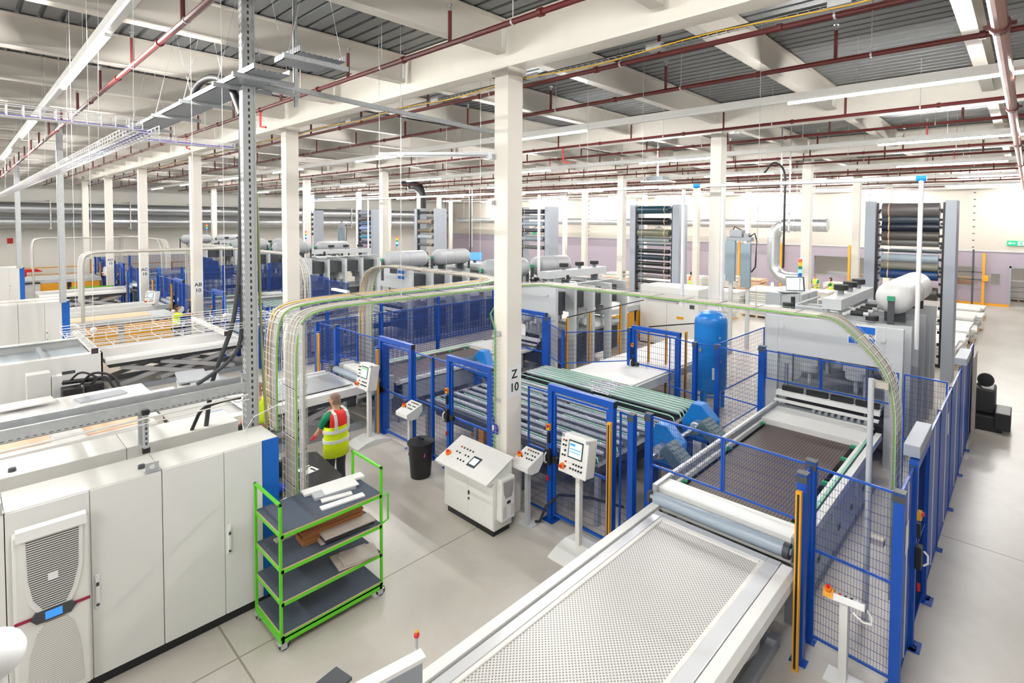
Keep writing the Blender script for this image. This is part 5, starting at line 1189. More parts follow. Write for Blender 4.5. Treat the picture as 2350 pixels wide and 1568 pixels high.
solo('flexible_hose', MB().tube([(-33.6, 20.9, 8.12), (-33.1, 20.9, 7.0), (-32.4, 20.9, 7.0), (-31.8, 20.9, 6.7), (-31.7, 20.9, 6.2), (-31.7, 20.9, 5.68)], .16, 16), STEEL, 'silver hose beside the thick black one above the fourth roll rack', 'hose', 'black hoses', smooth=True)
# ------------------------------------------------------------------ cable trays full of cables
def smoothpath(pts, n=5, rad=.3):
    pts = [Vector(p) for p in pts]; out = [pts[0]]
    for i in range(1, len(pts)-1):
        a, b_, c = pts[i-1], pts[i], pts[i+1]; d1 = (a-b_); d2 = (c-b_); r1 = min(rad, d1.length*.45); r2 = min(rad, d2.length*.45)
        p0 = b_+d1.normalized()*r1; p1 = b_+d2.normalized()*r2
        for k in range(n+1): u = k/n; out.append(p0*(1-u)**2+b_*2*u*(1-u)+p1*u*u)
    return out+[pts[-1]]
def cable_tray(pts, sides, width, ncab, label, green=True, rad=.35, step=.16, seed=1, cable_r=.013, curve=True, fill=1.0, yellow=False, grp='cable trays filled with grey cables'):
    random.seed(seed)
    path = smoothpath(pts, 6, rad); t = thing('cable_tray', label, 'cable tray', tuple(path[0]), grp)
    # side vector per path point: nearest given keyed by cumulative segment
    def side(i):
        d = (path[min(i+1, len(path)-1)]-path[max(i-1, 0)]).normalized()
        if sides is not None: s_ = Vector(sides)
        else:
            s_ = Vector((d.y, -d.x, 0)); s_ = s_ if s_.length > .2 else Vector(side.last)
        s_ = (s_-d*s_.dot(d)).normalized(); side.last = tuple(s_); return s_, d
    side.last = (1, 0, 0)
    if sides is None:
        for i in range(len(path)):
            d = (path[min(i+1, len(path)-1)]-path[max(i-1, 0)]); 
            if Vector((d.x, d.y, 0)).length > .05: side.last = tuple(Vector((d.y, -d.x, 0)).normalized()); break
    SD = [side(i) for i in range(len(path))]; NM = [s_.cross(d).normalized() for s_, d in SD]
    w_ = MB(); hw = width/2
    for o_, up in ((-hw, 0), (hw, 0), (-hw, .055), (hw, .055), (-hw*.33, 0), (hw*.33, 0)): w_.tube([p+s_*o_+n_*up for p, (s_, d), n_ in zip(path, SD, NM)], .003, 4, False)
    for i in range(len(path)-1):
        L = (path[i+1]-path[i]).length; k = max(1, round(L/step))
        for q in range(k):
            u = q/k; p = path[i].lerp(path[i+1], u); s_ = SD[i][0]; n_ = NM[i]
            w_.tube([p-s_*hw+n_*.055, p-s_*hw, p+s_*hw, p+s_*hw+n_*.055], .0028, 4, False)
    link('wire_basket', w_, GALV, t)
    cv = MB()
    for i in range(len(path)-1):
        if abs(SD[i][1].z) < .7: continue
        L = (path[i+1]-path[i]).length; k = max(1, round(L/.11)); s_ = SD[i][0]; n_ = NM[i]
        for q in range(k):
            p = path[i].lerp(path[i+1], q/k); cv.tube([p-s_*hw+n_*.06, p+s_*hw+n_*.06], .0028, 4, False)
        for o_ in (-hw, -hw*.5, 0, hw*.5, hw): cv.tube([path[i]+s_*o_+n_*.06, path[i+1]+s_*o_+n_*.06], .0028, 4, False)
    if cv.v: link('cover_mesh', cv, WIREW, t)
    mts = {'grey_cables': (CABG, MB()), 'light_cables': (mat('pale_cable', (.66, .62, .56), .5), MB()), 'green_cables': (CABN, MB()), 'yellow_cables': (CABY, MB()), 'dark_cables': (mat('khaki_cable', (.45, .42, .37), .6), MB())}
    for c in range(ncab):
        o_ = (-hw+.02)+(width-.04)*c/max(1, ncab-1)*fill; h0 = cable_r+.004+random.choice((0, 0, .018))
        key = random.choice(('grey_cables', 'light_cables', 'grey_cables', 'dark_cables'))
        if green and c >= ncab-1: key = 'green_cables'; h0 += .012
        if yellow and c in (1, 2): key = 'yellow_cables'
        ph = random.random()*6
        mts[key][1].tube([p+s_*(o_+.006*math.sin(ph+i))+n_*h0 for i, (p, (s_, d), n_) in enumerate(zip(path, SD, NM))], cable_r*(.75 if key[0] in 'gy' and key != 'grey_cables' else 1), 5, False)
    for k, (mt, mb) in mts.items():
        if mb.v: link(k, mb, mt, t)
    tie = MB()
    for i in range(0, len(path)-1):
        L = (path[i+1]-path[i]).length; k = int(L/.55)
        for q in range(k):
            p = path[i].lerp(path[i+1], (q+.5)/k); s_ = SD[i][0]; n_ = NM[i]; tie.bar(p-s_*(hw-.01)+n_*.045, p+s_*(hw-.01)+n_*.045, .006)
    if tie.v: link('cable_ties', tie, BLACK, t)
    return t
TZ = 3.64
cable_tray([(-7.55, 2.95, .3), (-7.55, 2.95, 3.45), (-7.55, 3.2, TZ), (-7.55, 6.9, TZ), (-7.2, 7.55, TZ), (-6.6, 7.6, TZ), (-2.1, 7.6, TZ)], None, .42, 17, 'cable tray rising at the blue cabinet end and turning right behind column Z 10', rad=.5, seed=2, cable_r=.012)
cable_tray([(-2.1, 7.6, TZ), (-1.85, 7.6, TZ-.02), (-1.32, 7.6, TZ-.55), (-1.22, 7.6, TZ-1.0), (-1.2, 7.6, .25)], (0, -1, 0), .42, 17, 'cable tray bending down to the floor beside the nearest press', rad=.3, seed=3)
cable_tray([(-8.2, 2.95, 1.9), (-8.2, 2.95, 3.45), (-8.2, 3.2, TZ), (-8.2, 6.4, TZ), (-8.4, 7.3, TZ), (-9.2, 7.6, TZ), (-13.4, 7.6, TZ), (-14.1, 7.6, TZ-.3), (-14.3, 7.6, TZ-1.0), (-14.3, 7.6, .3)], None, .42, 15, 'cable tray with yellow cables curving left behind column AA 10', rad=.7, seed=5, yellow=True)
cable_tray([(-7.26, 3.0, .3), (-7.26, 3.0, 2.0), (-7.26, 3.0, 3.5)], (1, 0, 0), .1, 3, 'narrow vertical wire duct at the blue cabinet end', green=False, rad=.2, seed=6, step=.1)
for dx, nm in ((-17.2, 'second'), (-35.2, 'third')):
    cable_tray([(-7.55+dx, 2.85, .3), (-7.55+dx, 2.85, 3.5), (-7.55+dx, 3.1, TZ), (-7.55+dx, 6.9, TZ), (-7.2+dx, 7.5, TZ), (-2.0+dx, 7.6, TZ), (-1.3+dx, 7.6, TZ-.5), (-1.2+dx, 7.6, .3)], None, .42, 7, 'cable tray arching from the %s cabinet row away to the right' % nm, rad=.5, seed=7, step=.3, cable_r=.022, green=False)
    cable_tray([(-8.2+dx, 2.85, 1.9), (-8.2+dx, 2.85, 3.5), (-8.2+dx, 3.1, TZ), (-8.2+dx, 6.9, TZ), (-8.8+dx, 7.6, TZ), (-14.0+dx, 7.6, TZ), (-14.3+dx, 7.6, TZ-.9), (-14.3+dx, 7.6, .3)], None, .5, 8, 'cable tray arching from the %s cabinet row away to the left' % nm, rad=.5, seed=8, step=.3, cable_r=.022, green=False)
# round pole and clamps that carry the near tray drop
t = thing('support_pole', 'pale grey round pole beside the vertical cable tray at the nearest press', 'pole', (-1.45, 7.45, 0))
link('tube', MB().tube([(-1.42, 7.3, 0), (-1.42, 7.3, 3.0)], .035, 14), LGREY, t, smooth=True)
for z in (1.0, 2.95): link('clamp_block', MB().box(-1.42, -1.24, 7.32, 7.42, z-.06, z+.02), mat('block_tan', (.5, .46, .4), .6), t)
for i, (x, y) in enumerate(((-4.6, 7.62), (-9.6, 4.6), (-7.9, 4.7))):
    solo('tray_bracket', MB().box(x-.3, x+.3, y-.03, y+.03, TZ-.07, TZ-.03), WHITE, 'white bracket under the cable trays, %s' % ('above the white outfeed table', 'left of the trays', 'below the pair of trays')[i], 'bracket', 'tray brackets')
for i, (x, y) in enumerate(((-7.55, 4.6), (-8.2, 4.6), (-7.55, 6.2), (-5.0, 7.6), (-3.0, 7.6), (-6.2, 7.6), (-10.5, 7.6), (-12.5, 7.6))):
    solo('hanger_wire', MB().tube([(x, y, TZ+.03), (x, y, 8.15)], .004, 4).lathe([(.012, -.03), (.012, .03)], (x, y, TZ+.07), 'z', 8), GALV, 'thin hanger wire holding a cable tray, %s along the trays' % ORD[i], 'wire', 'hanger wires of the cable trays')
# ------------------------------------------------------------------ galvanised steel post and its struts
def slotted(mb, x, y, z0, z1, s=.09):
    mb.box(x-s/2, x-s/2+.006, y-s/2, y+s/2, z0, z1).box(x-s/2, x+s/2, y-s/2, y-s/2+.006, z0, z1).box(x+s/2-.006, x+s/2, y-s/2, y+s/2, z0, z1)
t = thing('steel_post', 'tall galvanised slotted steel post rising behind the near cabinets', 'post', (-8.0, 2.6, 2.1))
m_ = MB(); slotted(m_, -8.0, 2.58, 0, 8.15, .14); link('slotted_channel', m_, SLOT, t)
links('side_rail', MB().box(-7.925, -7.915, 2.5, 2.515, 2.1, 8.15).box(-7.925, -7.915, 2.64, 2.655, 2.1, 8.15), GALV, t)
solo('power_cable', MB().tube(smoothpath([(-8.12, 2.55, 6.5), (-8.1, 2.5, 4.2), (-8.1, 2.42, 3.5), (-8.15, 2.3, 3.1), (-8.25, 2.2, 2.75), (-8.35, 2.15, 2.1)], 4, .3), .028, 8), mat('hose_slate', (.045, .05, .055), .5), 'thick dark cable hanging down beside the tall steel post, longer one', 'cable', 'dark cables by the steel post', smooth=True)
solo('power_cable', MB().tube(smoothpath([(-8.1, 2.52, 4.0), (-8.06, 2.5, 3.2), (-8.12, 2.35, 2.95), (-8.14, 2.0, 2.74)], 4, .3), .026, 8), mat('hose_slate', (.045, .05, .055), .5), 'thick dark cable hanging down beside the tall steel post, shorter one', 'cable', 'dark cables by the steel post', smooth=True)
solo('power_cable', MB().tube(smoothpath([(-7.95, 2.45, 2.5), (-8.0, 2.3, 2.5), (-8.15, 2.05, 2.42), (-8.32, 1.98, 2.1)], 4, .12), .022, 8), BLACK, 'short black cable bending onto the rear cabinet roof', 'cable', 'dark cables by the steel post', smooth=True)
solo('power_cable', MB().tube(smoothpath([(-8.0, 2.62, 6.2), (-8.02, 2.7, 5.0), (-7.98, 2.72, 3.0), (-7.9, 2.75, 1.9)], 4, .3), .018, 8), mat('olive_cable', (.28, .32, .12), .5), 'olive and yellow cable running up the right of the steel post', 'cable', 'dark cables by the steel post', smooth=True)
solo('cabinet_cable', MB().tube([(-7.9, 2.45, 2.5), (-7.75, 2.4, 2.2), (-7.7, 2.4, 2.1)], .006, 6).tube([(-7.7, 2.4, 2.1), (-7.65, 2.5, 2.3), (-7.5, 2.8, 2.45)], .006, 6), SOCK, 'forked white cable entering the roof of the blue-ended cabinet', 'cable')
t = thing('steel_post', 'second galvanised post hanging from the roof behind the grey tray', 'post', (-8.0, 3.2, 6.55), 'hanging steel posts'); m_ = MB(); slotted(m_, -8.0, 3.2, 6.5, 8.15, .05); link('slotted_channel', m_, GALV, t)
t = thing('steel_post', 'far galvanised post behind the second cabinet row, right one', 'post', (-24.0, 2.3, 2.1), 'hanging steel posts'); m_ = MB(); slotted(m_, -24.0, 2.25, 2.1, 8.15, .16); link('slotted_channel', m_, GALV, t)
t = thing('steel_post', 'far galvanised post behind the second cabinet row, left one', 'post', (-41.6, 2.3, 2.1), 'hanging steel posts'); m_ = MB(); slotted(m_, -41.3, 2.2, 2.1, 8.15, .2); link('slotted_channel', m_, GALV, t)
solo('strut', MB().bar((-8.0, 2.5, 6.72), (-8.0, 3.25, 6.66), .06), GALV, 'short galvanised strut joining the tall post to the hanging post', 'strut', 'galvanised struts')
solo('strut', MB().bar((-7.93, 2.6, 6.75), (-6.78, 5.85, 6.36), .06), TILED, 'long galvanised strut from the tall post to column Z 10', 'strut', 'galvanised struts')
solo('strut', MB().bar((-10.5, 5.9, 6.3), (-6.76, 5.9, 6.02), .05).bar((-11, 6.1, 6.3), (-6.76, 6.1, 6.0), .03), GALV, 'thin galvanised struts reaching column Z 10 from the left', 'strut', 'galvanised struts')
# solid perforated tray near the roof
t = thing('perforated_tray', 'wide grey perforated cable tray under the roof crossing the tall post', 'cable tray', (-9, 2.55, 6.66))
PT = dotmat('perforated_galvanised', (.42, .45, .47), (.12, .13, .14), .06, .013, .35, .6)
link('tray_bed', MB().box(-14.2, -6.95, 2.32, 2.72, 6.66, 6.668).box(-14.2, -6.95, 2.32, 2.326, 6.66, 6.73).box(-14.2, -6.95, 2.714, 2.72, 6.66, 6.73), PT, t)
link('tray_bed_front', MB().box(-6.7, -6.0, 2.45, 2.95, 6.7, 6.708).box(-6.7, -6.0, 2.45, 2.456, 6.7, 6.77).box(-6.7, -6.0, 2.944, 2.95, 6.7, 6.77), PT, t)
for x in (-6.05, -7.3, -8.05, -9.6, -11.3, -13.2): 
    y0 = 2.3 if x > -6.5 else 2.2; b_ = link('bracket', MB().box(x-.03, x+.03, y0, y0+.7, 6.61, 6.66), TILED, t)
    link('suspension_wires', MB().tube([(x, y0+.05, 6.66), (x, y0+.35, 8.1)], .003, 4).tube([(x, y0+.65, 6.66), (x, y0+.35, 8.1)], .003, 4), GALV, b_)
solo('cable_loop', MB().tube(smoothpath([(-10.3, 2.5, 6.7), (-9.9, 2.5, 6.98), (-9.2, 2.5, 7.0), (-8.4, 2.5, 6.78), (-8.1, 2.55, 6.3)], 5, .4), .05, 10), CABK, 'black cables arching over the perforated tray to the tall post', 'cable', smooth=True)
# ------------------------------------------------------------------ wire basket trays
def basket(p, q, side, width, depth, label, step=.15, mt=None, wr=.004, rows=4, cables=None, grp='white wire basket trays'):
    p = Vector(p); q = Vector(q); s_ = Vector(side).normalized(); d = (q-p); L = d.length; d.normalize(); mt = mt or WIREW
    t = thing('wire_basket_tray', label, 'cable tray', tuple(p), grp); w_ = MB()
    for i in range(rows+1):
        o_ = s_*(width*(i/rows-.5)); w_.tube([p+o_, q+o_], wr, 4)
    for z in (depth*.5, depth):
        for sg in (-.5, .5): w_.tube([p+s_*width*sg+Vector((0, 0, z)), q+s_*width*sg+Vector((0, 0, z))], wr, 4)
    k = int(L/step)
    for i in range(k+1):
        c = p+d*(L*i/k); w_.tube([c-s_*width/2+Vector((0, 0, depth)), c-s_*width/2, c+s_*width/2, c+s_*width/2+Vector((0, 0, depth))], wr, 4, False)
    link('wire_grid', w_, mt, t)
    if cables:
        cb = MB()
        for i in range(cables[1]): cb.tube([p+s_*(.03*i-.03)+Vector((0, 0, .012)), q+s_*(.03*i-.03)+Vector((0, 0, .012))], .009, 5)
        link('cables', cb, cables[0], t)
    return t
basket((-9.1, .85, 3.42), (-9.1, 3.2, 3.42), (1, 0, 0), .62, .07, 'white wire basket tray above the cabinets, farther of the two side by side', step=.22)
basket((-8.28, .95, 3.42), (-8.28, 3.4, 3.42), (1, 0, 0), .5, .07, 'white wire basket tray above the cabinets, nearer of the two side by side', step=.22)
for i, (x0, y) in enumerate(((-8.0, 1.0), (-7.98, 2.3))):
    t = thing('cross_strut', 'white perforated cross strut with a dark end cap under the basket trays, %s one' % ('left', 'right')[i], 'strut', (x0, y, 3.36), 'cross struts of the basket trays')
    link('channel', MB().box(-9.5, x0, y-.025, y+.025, 3.36, 3.41), TILED if False else OFFW, t); link('slots', MB().box(-9.4, -8.1, y-.006, y+.006, 3.41, 3.412), GALV, t); link('end_cap', MB().box(x0, x0+.012, y-.03, y+.03, 3.355, 3.415), mat('cap_dark', (.05, .04, .05), .5), t)
    solo('hanger_rod', MB().tube([(x0-.05, y, 3.4), (x0-.05, y, 8.1)], .003, 5).sphere((x0-.05, y, 3.62), .03, 8, 6), WIREW, 'white hanger wire of the near basket tray, %s one' % ('left', 'right')[i], 'wire', 'white hanger wires')
    solo('hanger_rod', MB().tube([(-9.4, y, 3.4), (-9.4, y, 8.1)], .0025, 5), WIREW, 'white hanger wire of the far basket tray, %s one' % ('left', 'right')[i], 'wire', 'white hanger wires')
basket((-6.6, -.5, 5.75), (-6.6, 1.2, 5.75), (1, 0, 0), .12, .1, 'bright white wire basket tray under the near LED light', step=.1, cables=(CABV, 2), wr=.005)
basket((-6.5, 1.22, 5.72), (-36, 1.22, 5.72), (0, 1, 0), .2, .08, 'long white wire basket tray running away at the upper left', step=.16, cables=(CABV, 3), wr=.006)
basket((-8.3, 1.35, 5.85), (-8.3, 2.5, 5.85), (1, 0, 0), .14, .06, 'wire basket tray with a violet cable leading to the tall post', step=.16, cables=(CABV, 3))
for i, x in enumerate((-6.65, -8.6, -11.4, -14.5, -18, -22, -27)): solo('hanger_rod', MB().tube([(x, 1.15, 5.75), (x-.1, 1.2, 8.1)], .0022, 5).sphere((x, 1.15, 5.8), .025, 8, 6), WIREW, 'white hanger of the long upper-left wire tray, %s from the right' % ORD[i], 'wire', 'white hangers of the upper wire tray')
# trunk of perforated struts on the cabinet roofs
t = thing('galvanised_trunking', 'galvanised perforated double strut running low above the near cabinets', 'strut frame', (-7.9, 1, 2.6))
m_ = MB(); m_.box(-8.16, -8.12, -1.0, 2.5, 2.60, 2.74).box(-8.12, -8.05, -1, 2.5, 2.6, 2.605).box(-7.97, -7.93, -1.0, 2.5, 2.56, 2.70).box(-8.0, -7.93, -1, 2.5, 2.56, 2.565)
link('struts', m_, GALV, t)
h = MB(); yy = -.95
while yy < 2.45: h.box(-7.929, -7.926, yy, yy+.03, 2.58, 2.587).box(-8.11, -8.07, yy, yy+.02, 2.606, 2.608); yy += .06
link('slots', h, DGREY, t)
link('lower_rails', MB().tube([(-7.8, -1, 2.5), (-7.85, 2.5, 2.55)], .012, 6).tube([(-7.7, -1, 2.47), (-7.8, 2.5, 2.5)], .008, 6), OFFW, t)
t = thing('roof_bracket', 'perforated U-shaped support frame with black caps on the cabinet roof', 'bracket', (-7.95, 1.4, 2.1))
link('uprights', MB().box(-7.93, -7.88, 1.4, 1.45, 2.11, 2.6).box(-8.2, -8.15, 1.4, 1.45, 2.11, 2.6).box(-8.2, -7.88, 1.405, 1.445, 2.11, 2.15), GALV, t)
links('black_cap', MB().box(-7.935, -7.875, 1.39, 1.46, 2.56, 2.61).box(-7.935, -7.875, 1.39, 1.46, 2.1, 2.16), BLACK, t)
s_ = MB(); [s_.box(-7.879, -7.877, 1.415, 1.435, 2.2+.06*i, 2.235+.06*i) for i in range(6)]; link('slots', s_, DGREY, t)
# ------------------------------------------------------------------ white compressed-air pipes with blue fittings
CB = mat('fitting_blue', (.0, .28, .75), .4)
def airpipe(pts, label, fit, r=.05):
    t = thing('air_pipe', label, 'pipe', pts[0], 'white compressed air pipes'); link('pipe', MB().tube(pts, r, 12), SOCK, t, smooth=True)
    f = MB(); [f.tube([Vector(p)-Vector((.09, 0, 0)), Vector(p)+Vector((.09, 0, 0))], r*1.35, 12) for p in fit]; 
    if fit: link('blue_fitting', f, CB, t)
airpipe([(-1.72, 13, 5.85), (-1.72, 13, 2.3)], 'thick white air pipe dropping beside the nearest press with blue elbow', [(-1.72, 13, 5.85)], .046)
airpipe([(-1.75, 13, 5.85), (-6.9, 13, 5.88), (-30, 13, 5.9)], 'long horizontal white air pipe high above the presses', [(-6.8, 13, 5.88)], .045)
for i, (x, z0) in enumerate(((-7.2, 2.6), (-6.05, 2.6), (-12.72, 2.2))): airpipe([(x, 13, 5.8), (x, 13, z0)], 'white vertical air pipe, %s' % ('left of the white column with the blue tank', 'in front of the white column with the blue tank', 'just right of column Z 10')[i], [])
for i, (x, y) in enumerate(((-32.95, 20), (-37.4, 20.2), (-35.8, 20.2))): airpipe([(x, y-1, 6.5), (x, y-1, 0)], 'distant white vertical air pipe, %s of three by the far racks' % ('right', 'left', 'middle')[i], [(x, y-1, 6.5)] if i == 0 else [])
airpipe([(-32.9, 19, 6.5), (-46, 19, 6.5)], 'distant horizontal white air pipe above the far racks', [(-43.5, 19, 6.5)])
for i, (x, y, z0) in enumerate(((-6.2, 18, 4.6), (-30.3, 24, 3.0))):
    t = thing('ladder_strut', 'galvanised ladder strut hanging from the roof, %s' % ('beside the silver elbow duct', 'in the middle distance left of column Z 10')[i], 'strut', (x, y, z0), 'ladder struts'); m_ = MB().box(x-.16, x-.12, y, y+.05, z0, 8.17).box(x+.12, x+.16, y, y+.05, z0, 8.17)
    for q in range(10): m_.box(x-.16, x+.16, y, y+.03, z0+.3*q, z0+.03+.3*q)
    link('ladder', m_, GALV, t); link('black_cable', MB().tube(smoothpath([(x-.7, y-.02, 6.6), (x-.4, y-.02, 7.0), (x, y-.02, 6.7), (x, y-.02, z0-.4 if i else z0-1.2)], 4, .4), .035, 8), BLACK, t)
t = thing('projector', 'dark projector hanging on a bracket under the roof', 'projector', (-10.6, 17, 6.4)); link('case', box(-11.0, -10.3, 17, 17.5, 6.45, 6.6), DGREY, t); link('ceiling_pole', box(-10.68, -10.62, 17.2, 17.26, 6.6, 8.17), GALV, t); link('bracket', box(-11.2, -10.1, 16.9, 17.6, 6.4, 6.44), OFFW, t)
# ------------------------------------------------------------------ items around the left machines
t = thing('loading_box', 'white sheet metal trough machine with oval grip holes at the left', 'machine', (-19.8, .8, 0))
link('outer_shell', MB().box(-18.75, -18.7, -1.5, 2.5, .05, 1.3).box(-21.6, -21.55, -1.5, 2.5, .05, 1.3).box(-21.6, -18.7, 2.45, 2.5, .05, 1.3).box(-21.6, -18.7, -1.5, -1.45, .05, 1.3).box(-18.95, -18.75, -1.5, 2.5, 1.27, 1.3).box(-21.55, -21.35, -1.5, 2.5, 1.27, 1.3), WHITE, t, bevel=.008)
link('inner_bed', MB().box(-21.5, -18.8, -1.4, 2.4, 1.0, 1.05).box(-21.3, -18.95, 1.4, 1.5, 1.05, 1.2), mat('pale_blue_metal', (.55, .60, .64), .35, .3), t)
gh = MB(); [gh.lathe([(.001, 0), (.05, 0), (.05, .008)], (-18.7, yy, .9 if yy < 1.5 else 1.05), 'x', 16) for yy in (.3, 1.9)]
link('grip_holes', MB().box(-18.7, -18.69, .2, .5, .72, .8).box(-18.7, -18.69, 1.7, 1.95, .85, .93), DGREY, t, bevel=.02)
t = thing('pump_unit', 'white pump box with black motors and hoses at the left', 'pump', (-17.6, 1.3, 0))
link('box', MB().box(-17.9, -17.55, 1.0, 1.4, 0, 1.2).box(-17.75, -17.5, 1.42, 1.6, 0, 1.1), WHITE, t, bevel=.01); link('motors', MB().box(-17.4, -17.0, 1.55, 1.9, .55, .85).box(-17.5, -17.1, 1.95, 2.3, .55, .85).tube([(-17.6, 1.5, .9), (-17.2, 2.3, .95)], .06, 8), BLACK, t, bevel=.03)
link('hoses', MB().tube(smoothpath([(-17.3, 1.9, .85), (-17.2, 2.1, 1.15), (-17.0, 2.5, 1.0), (-16.8, 2.6, .5)], 4, .2), .03, 8).tube(smoothpath([(-17.5, 1.7, .9), (-17.3, 1.9, 1.2), (-17.1, 2.3, .9)], 4, .2), .025, 8).tube(smoothpath([(-17.2, 2.0, .8), (-17.0, 2.3, 1.1), (-16.9, 2.5, .6)], 4, .2), .025, 8), RUBB, t)
link('pump_stand', MB().box(-17.9, -16.95, 1.0, 2.35, 0, .55), GREYM, t)
t = thing('sorting_table', 'long white sorting table with bare boards between the cabinets and machines', 'table', (-14.2, 1.5, 0))
link('table_top', MB().box(-15.9, -12.6, -2, 2.45, .93, .97).box(-14.8, -13.75, 2.45, 3.85, .93, .97).box(-15.9, -14.8, 2.45, 2.8, .93, .97), SHEETW, t); link('legs', MB().box(-15.8, -15.7, -1.9, -1.8, 0, .93).box(-13.1, -13, -1.9, -1.8, 0, .93).box(-14.7, -14.6, 3.7, 3.8, 0, .93).box(-13.9, -13.8, 3.7, 3.8, 0, .93), GREYM, t)
for i, (x, y, sx, sy, rz, m2, z, lb) in enumerate(((-15.55, .85, .5, .85, 3, SHEETW, 1.05, 'white slab propped at the left end of the sorting table'), (-15.3, 2.0, .4, .8, 8, SHEETG, .99, 'grey board near the pump on the sorting table'), (-14.2, 3.4, .7, .7, -5, PEACH, .985, 'bare orange board farther along the sorting table'), (-13.1, 1.9, .7, .9, 4, PEACH, .985, 'bare orange board behind the cabinets by the steel post'), (-13.1, .55, .6, .9, 2, PEACH, .985, 'bare orange board at the left picture edge'), (-14.6, 2.6, .5, 1.2, 3, SHEETW, 1.0, 'white board with a red-tipped tool on the sorting table'), (-13.6, 1.8, 1.2, 1.5, 1, SHEETW, .98, 'large white sheet in the middle of the sorting table'))):
    board((x, y, z), sx, sy, .03, R(rz), m2, lb, grp='boards on the sorting table')
for i in range(9):
    random.seed(20+i); board((-17.4+random.uniform(-.25, .25), 4.35+random.uniform(-.2, .2), .06+.055*i), random.uniform(.9, 1.5), random.uniform(.6, 1.0), .045, R(random.uniform(-12, 12)), SHEETG if i % 3 else SHEETW, 'grey white offcut board in the pile before the scissor table, %s from the floor' % ORD[i], grp='pile of offcut boards')
solo('track_rail', MB().box(-17.0, -16.9, 1.8, 5.6, 0, .06).box(-17.3, -17.25, 2.4, 5.6, 0, .05), DGREY, 'dark floor track beside the distant scissor table', 'rail')
for i, (dx, nm) in enumerate(((-23.0, 'third'), (-40.3, 'fifth'))):
    pass
t = thing('amber_bench', 'bench with amber plastic guards and peach boards in the left middle distance', 'machine', (-27, 4.5, 0))
link('bench_top', MB().box(-27.6, -25.9, 2.3, 5.7, .9, 1.05), LGREY, t); link('amber_guard', MB().box(-25.93, -25.88, 2.3, 3.9, .1, .86).box(-25.93, -25.88, 4.1, 5.6, .1, .86), YEL, t); link('board_layer', box(-27.4, -26.2, 2.6, 5.0, 1.05, 1.07), PEACH, t); link('rounded_hood', MB().lathe([(.25, -25.85), (.3, -25.8), (.3, -24.9), (.25, -24.85)], (0, 2.6, .8), 'x', 20).box(-25.85, -24.85, 2.3, 2.9, 0, .8), OFFW, t, smooth=True)
t = thing('amber_bench', 'farthest bench with amber plastic guards near column AD 10', 'machine', (-46, 4.5, 0)); link('bench_top', MB().box(-46.5, -44.8, 1.5, 6.0, .9, 1.1), LGREY, t); link('amber_guard', MB().box(-44.82, -44.76, 3.2, 4.4, .1, .88).box(-44.82, -44.76, 4.6, 5.9, .1, .88), YEL, t); link('cupboard', MB().box(-44.8, -44.3, 2.2, 3.2, 0, .95), WHITE, t); link('black_top', MB().box(-45, -44.2, 1.6, 3.2, .95, 1.0), BLACK, t)
for i, (x, y) in enumerate(((-39.6, 4.45), (-39.4, 5.35))):
    t = thing('board_crate', 'brown board with lime green frame standing near column AD 10, %s one' % ('left', 'right')[i], 'board', (x, y, 0), 'green framed boards'); link('board', MB().box(x-.02, x+.02, y-.42, y+.42, .1, 1.0), TAN, t); link('green_frame', MB().box(x-.03, x+.04, y-.45, y-.42, 0, 1.05).box(x-.03, x+.04, y+.42, y+.45, 0, 1.05).box(x-.03, x+.04, y-.45, y+.45, 1.0, 1.05), GRN, t)
solo('chip_hood', MB().prism([(2.9, 1.1), (3.9, 1.1), (3.6, 1.3), (2.9, 1.3)], 'x', -52, -51.7).box(-51.9, -51.8, 3.0, 3.1, 0, 1.1), RED, 'small red hood far left behind the benches', 'hood')
t = thing('guard_rail', 'yellow guard rail along the far left wall', 'railing', (-56, 5, 0)); rl = MB().box(-56.05, -56, -3, 18, 1.05, 1.12).box(-56.05, -56, -3, 18, .55, .6); link('rails', rl, YEL, t); link('rail_posts', MB().box(-56.1, -56, 3.6, 3.75, 0, 1.1).box(-56.1, -56, 8, 8.15, 0, 1.1).box(-56.1, -56, 12, 12.15, 0, 1.1), YEL, t)
solo('fire_sign', MB().box(-57.0, -56.95, 2.45, 2.75, 2.9, 3.3), RED, 'red fire equipment sign on the far left wall', 'sign')
t = thing('tan_carton', 'small brown carton beside the second cabinet row', 'carton', (-21.5, 1.9, 0)); link('carton', box(-22.5, -22.1, 2.0, 2.6, 0, .7), TAN, t)
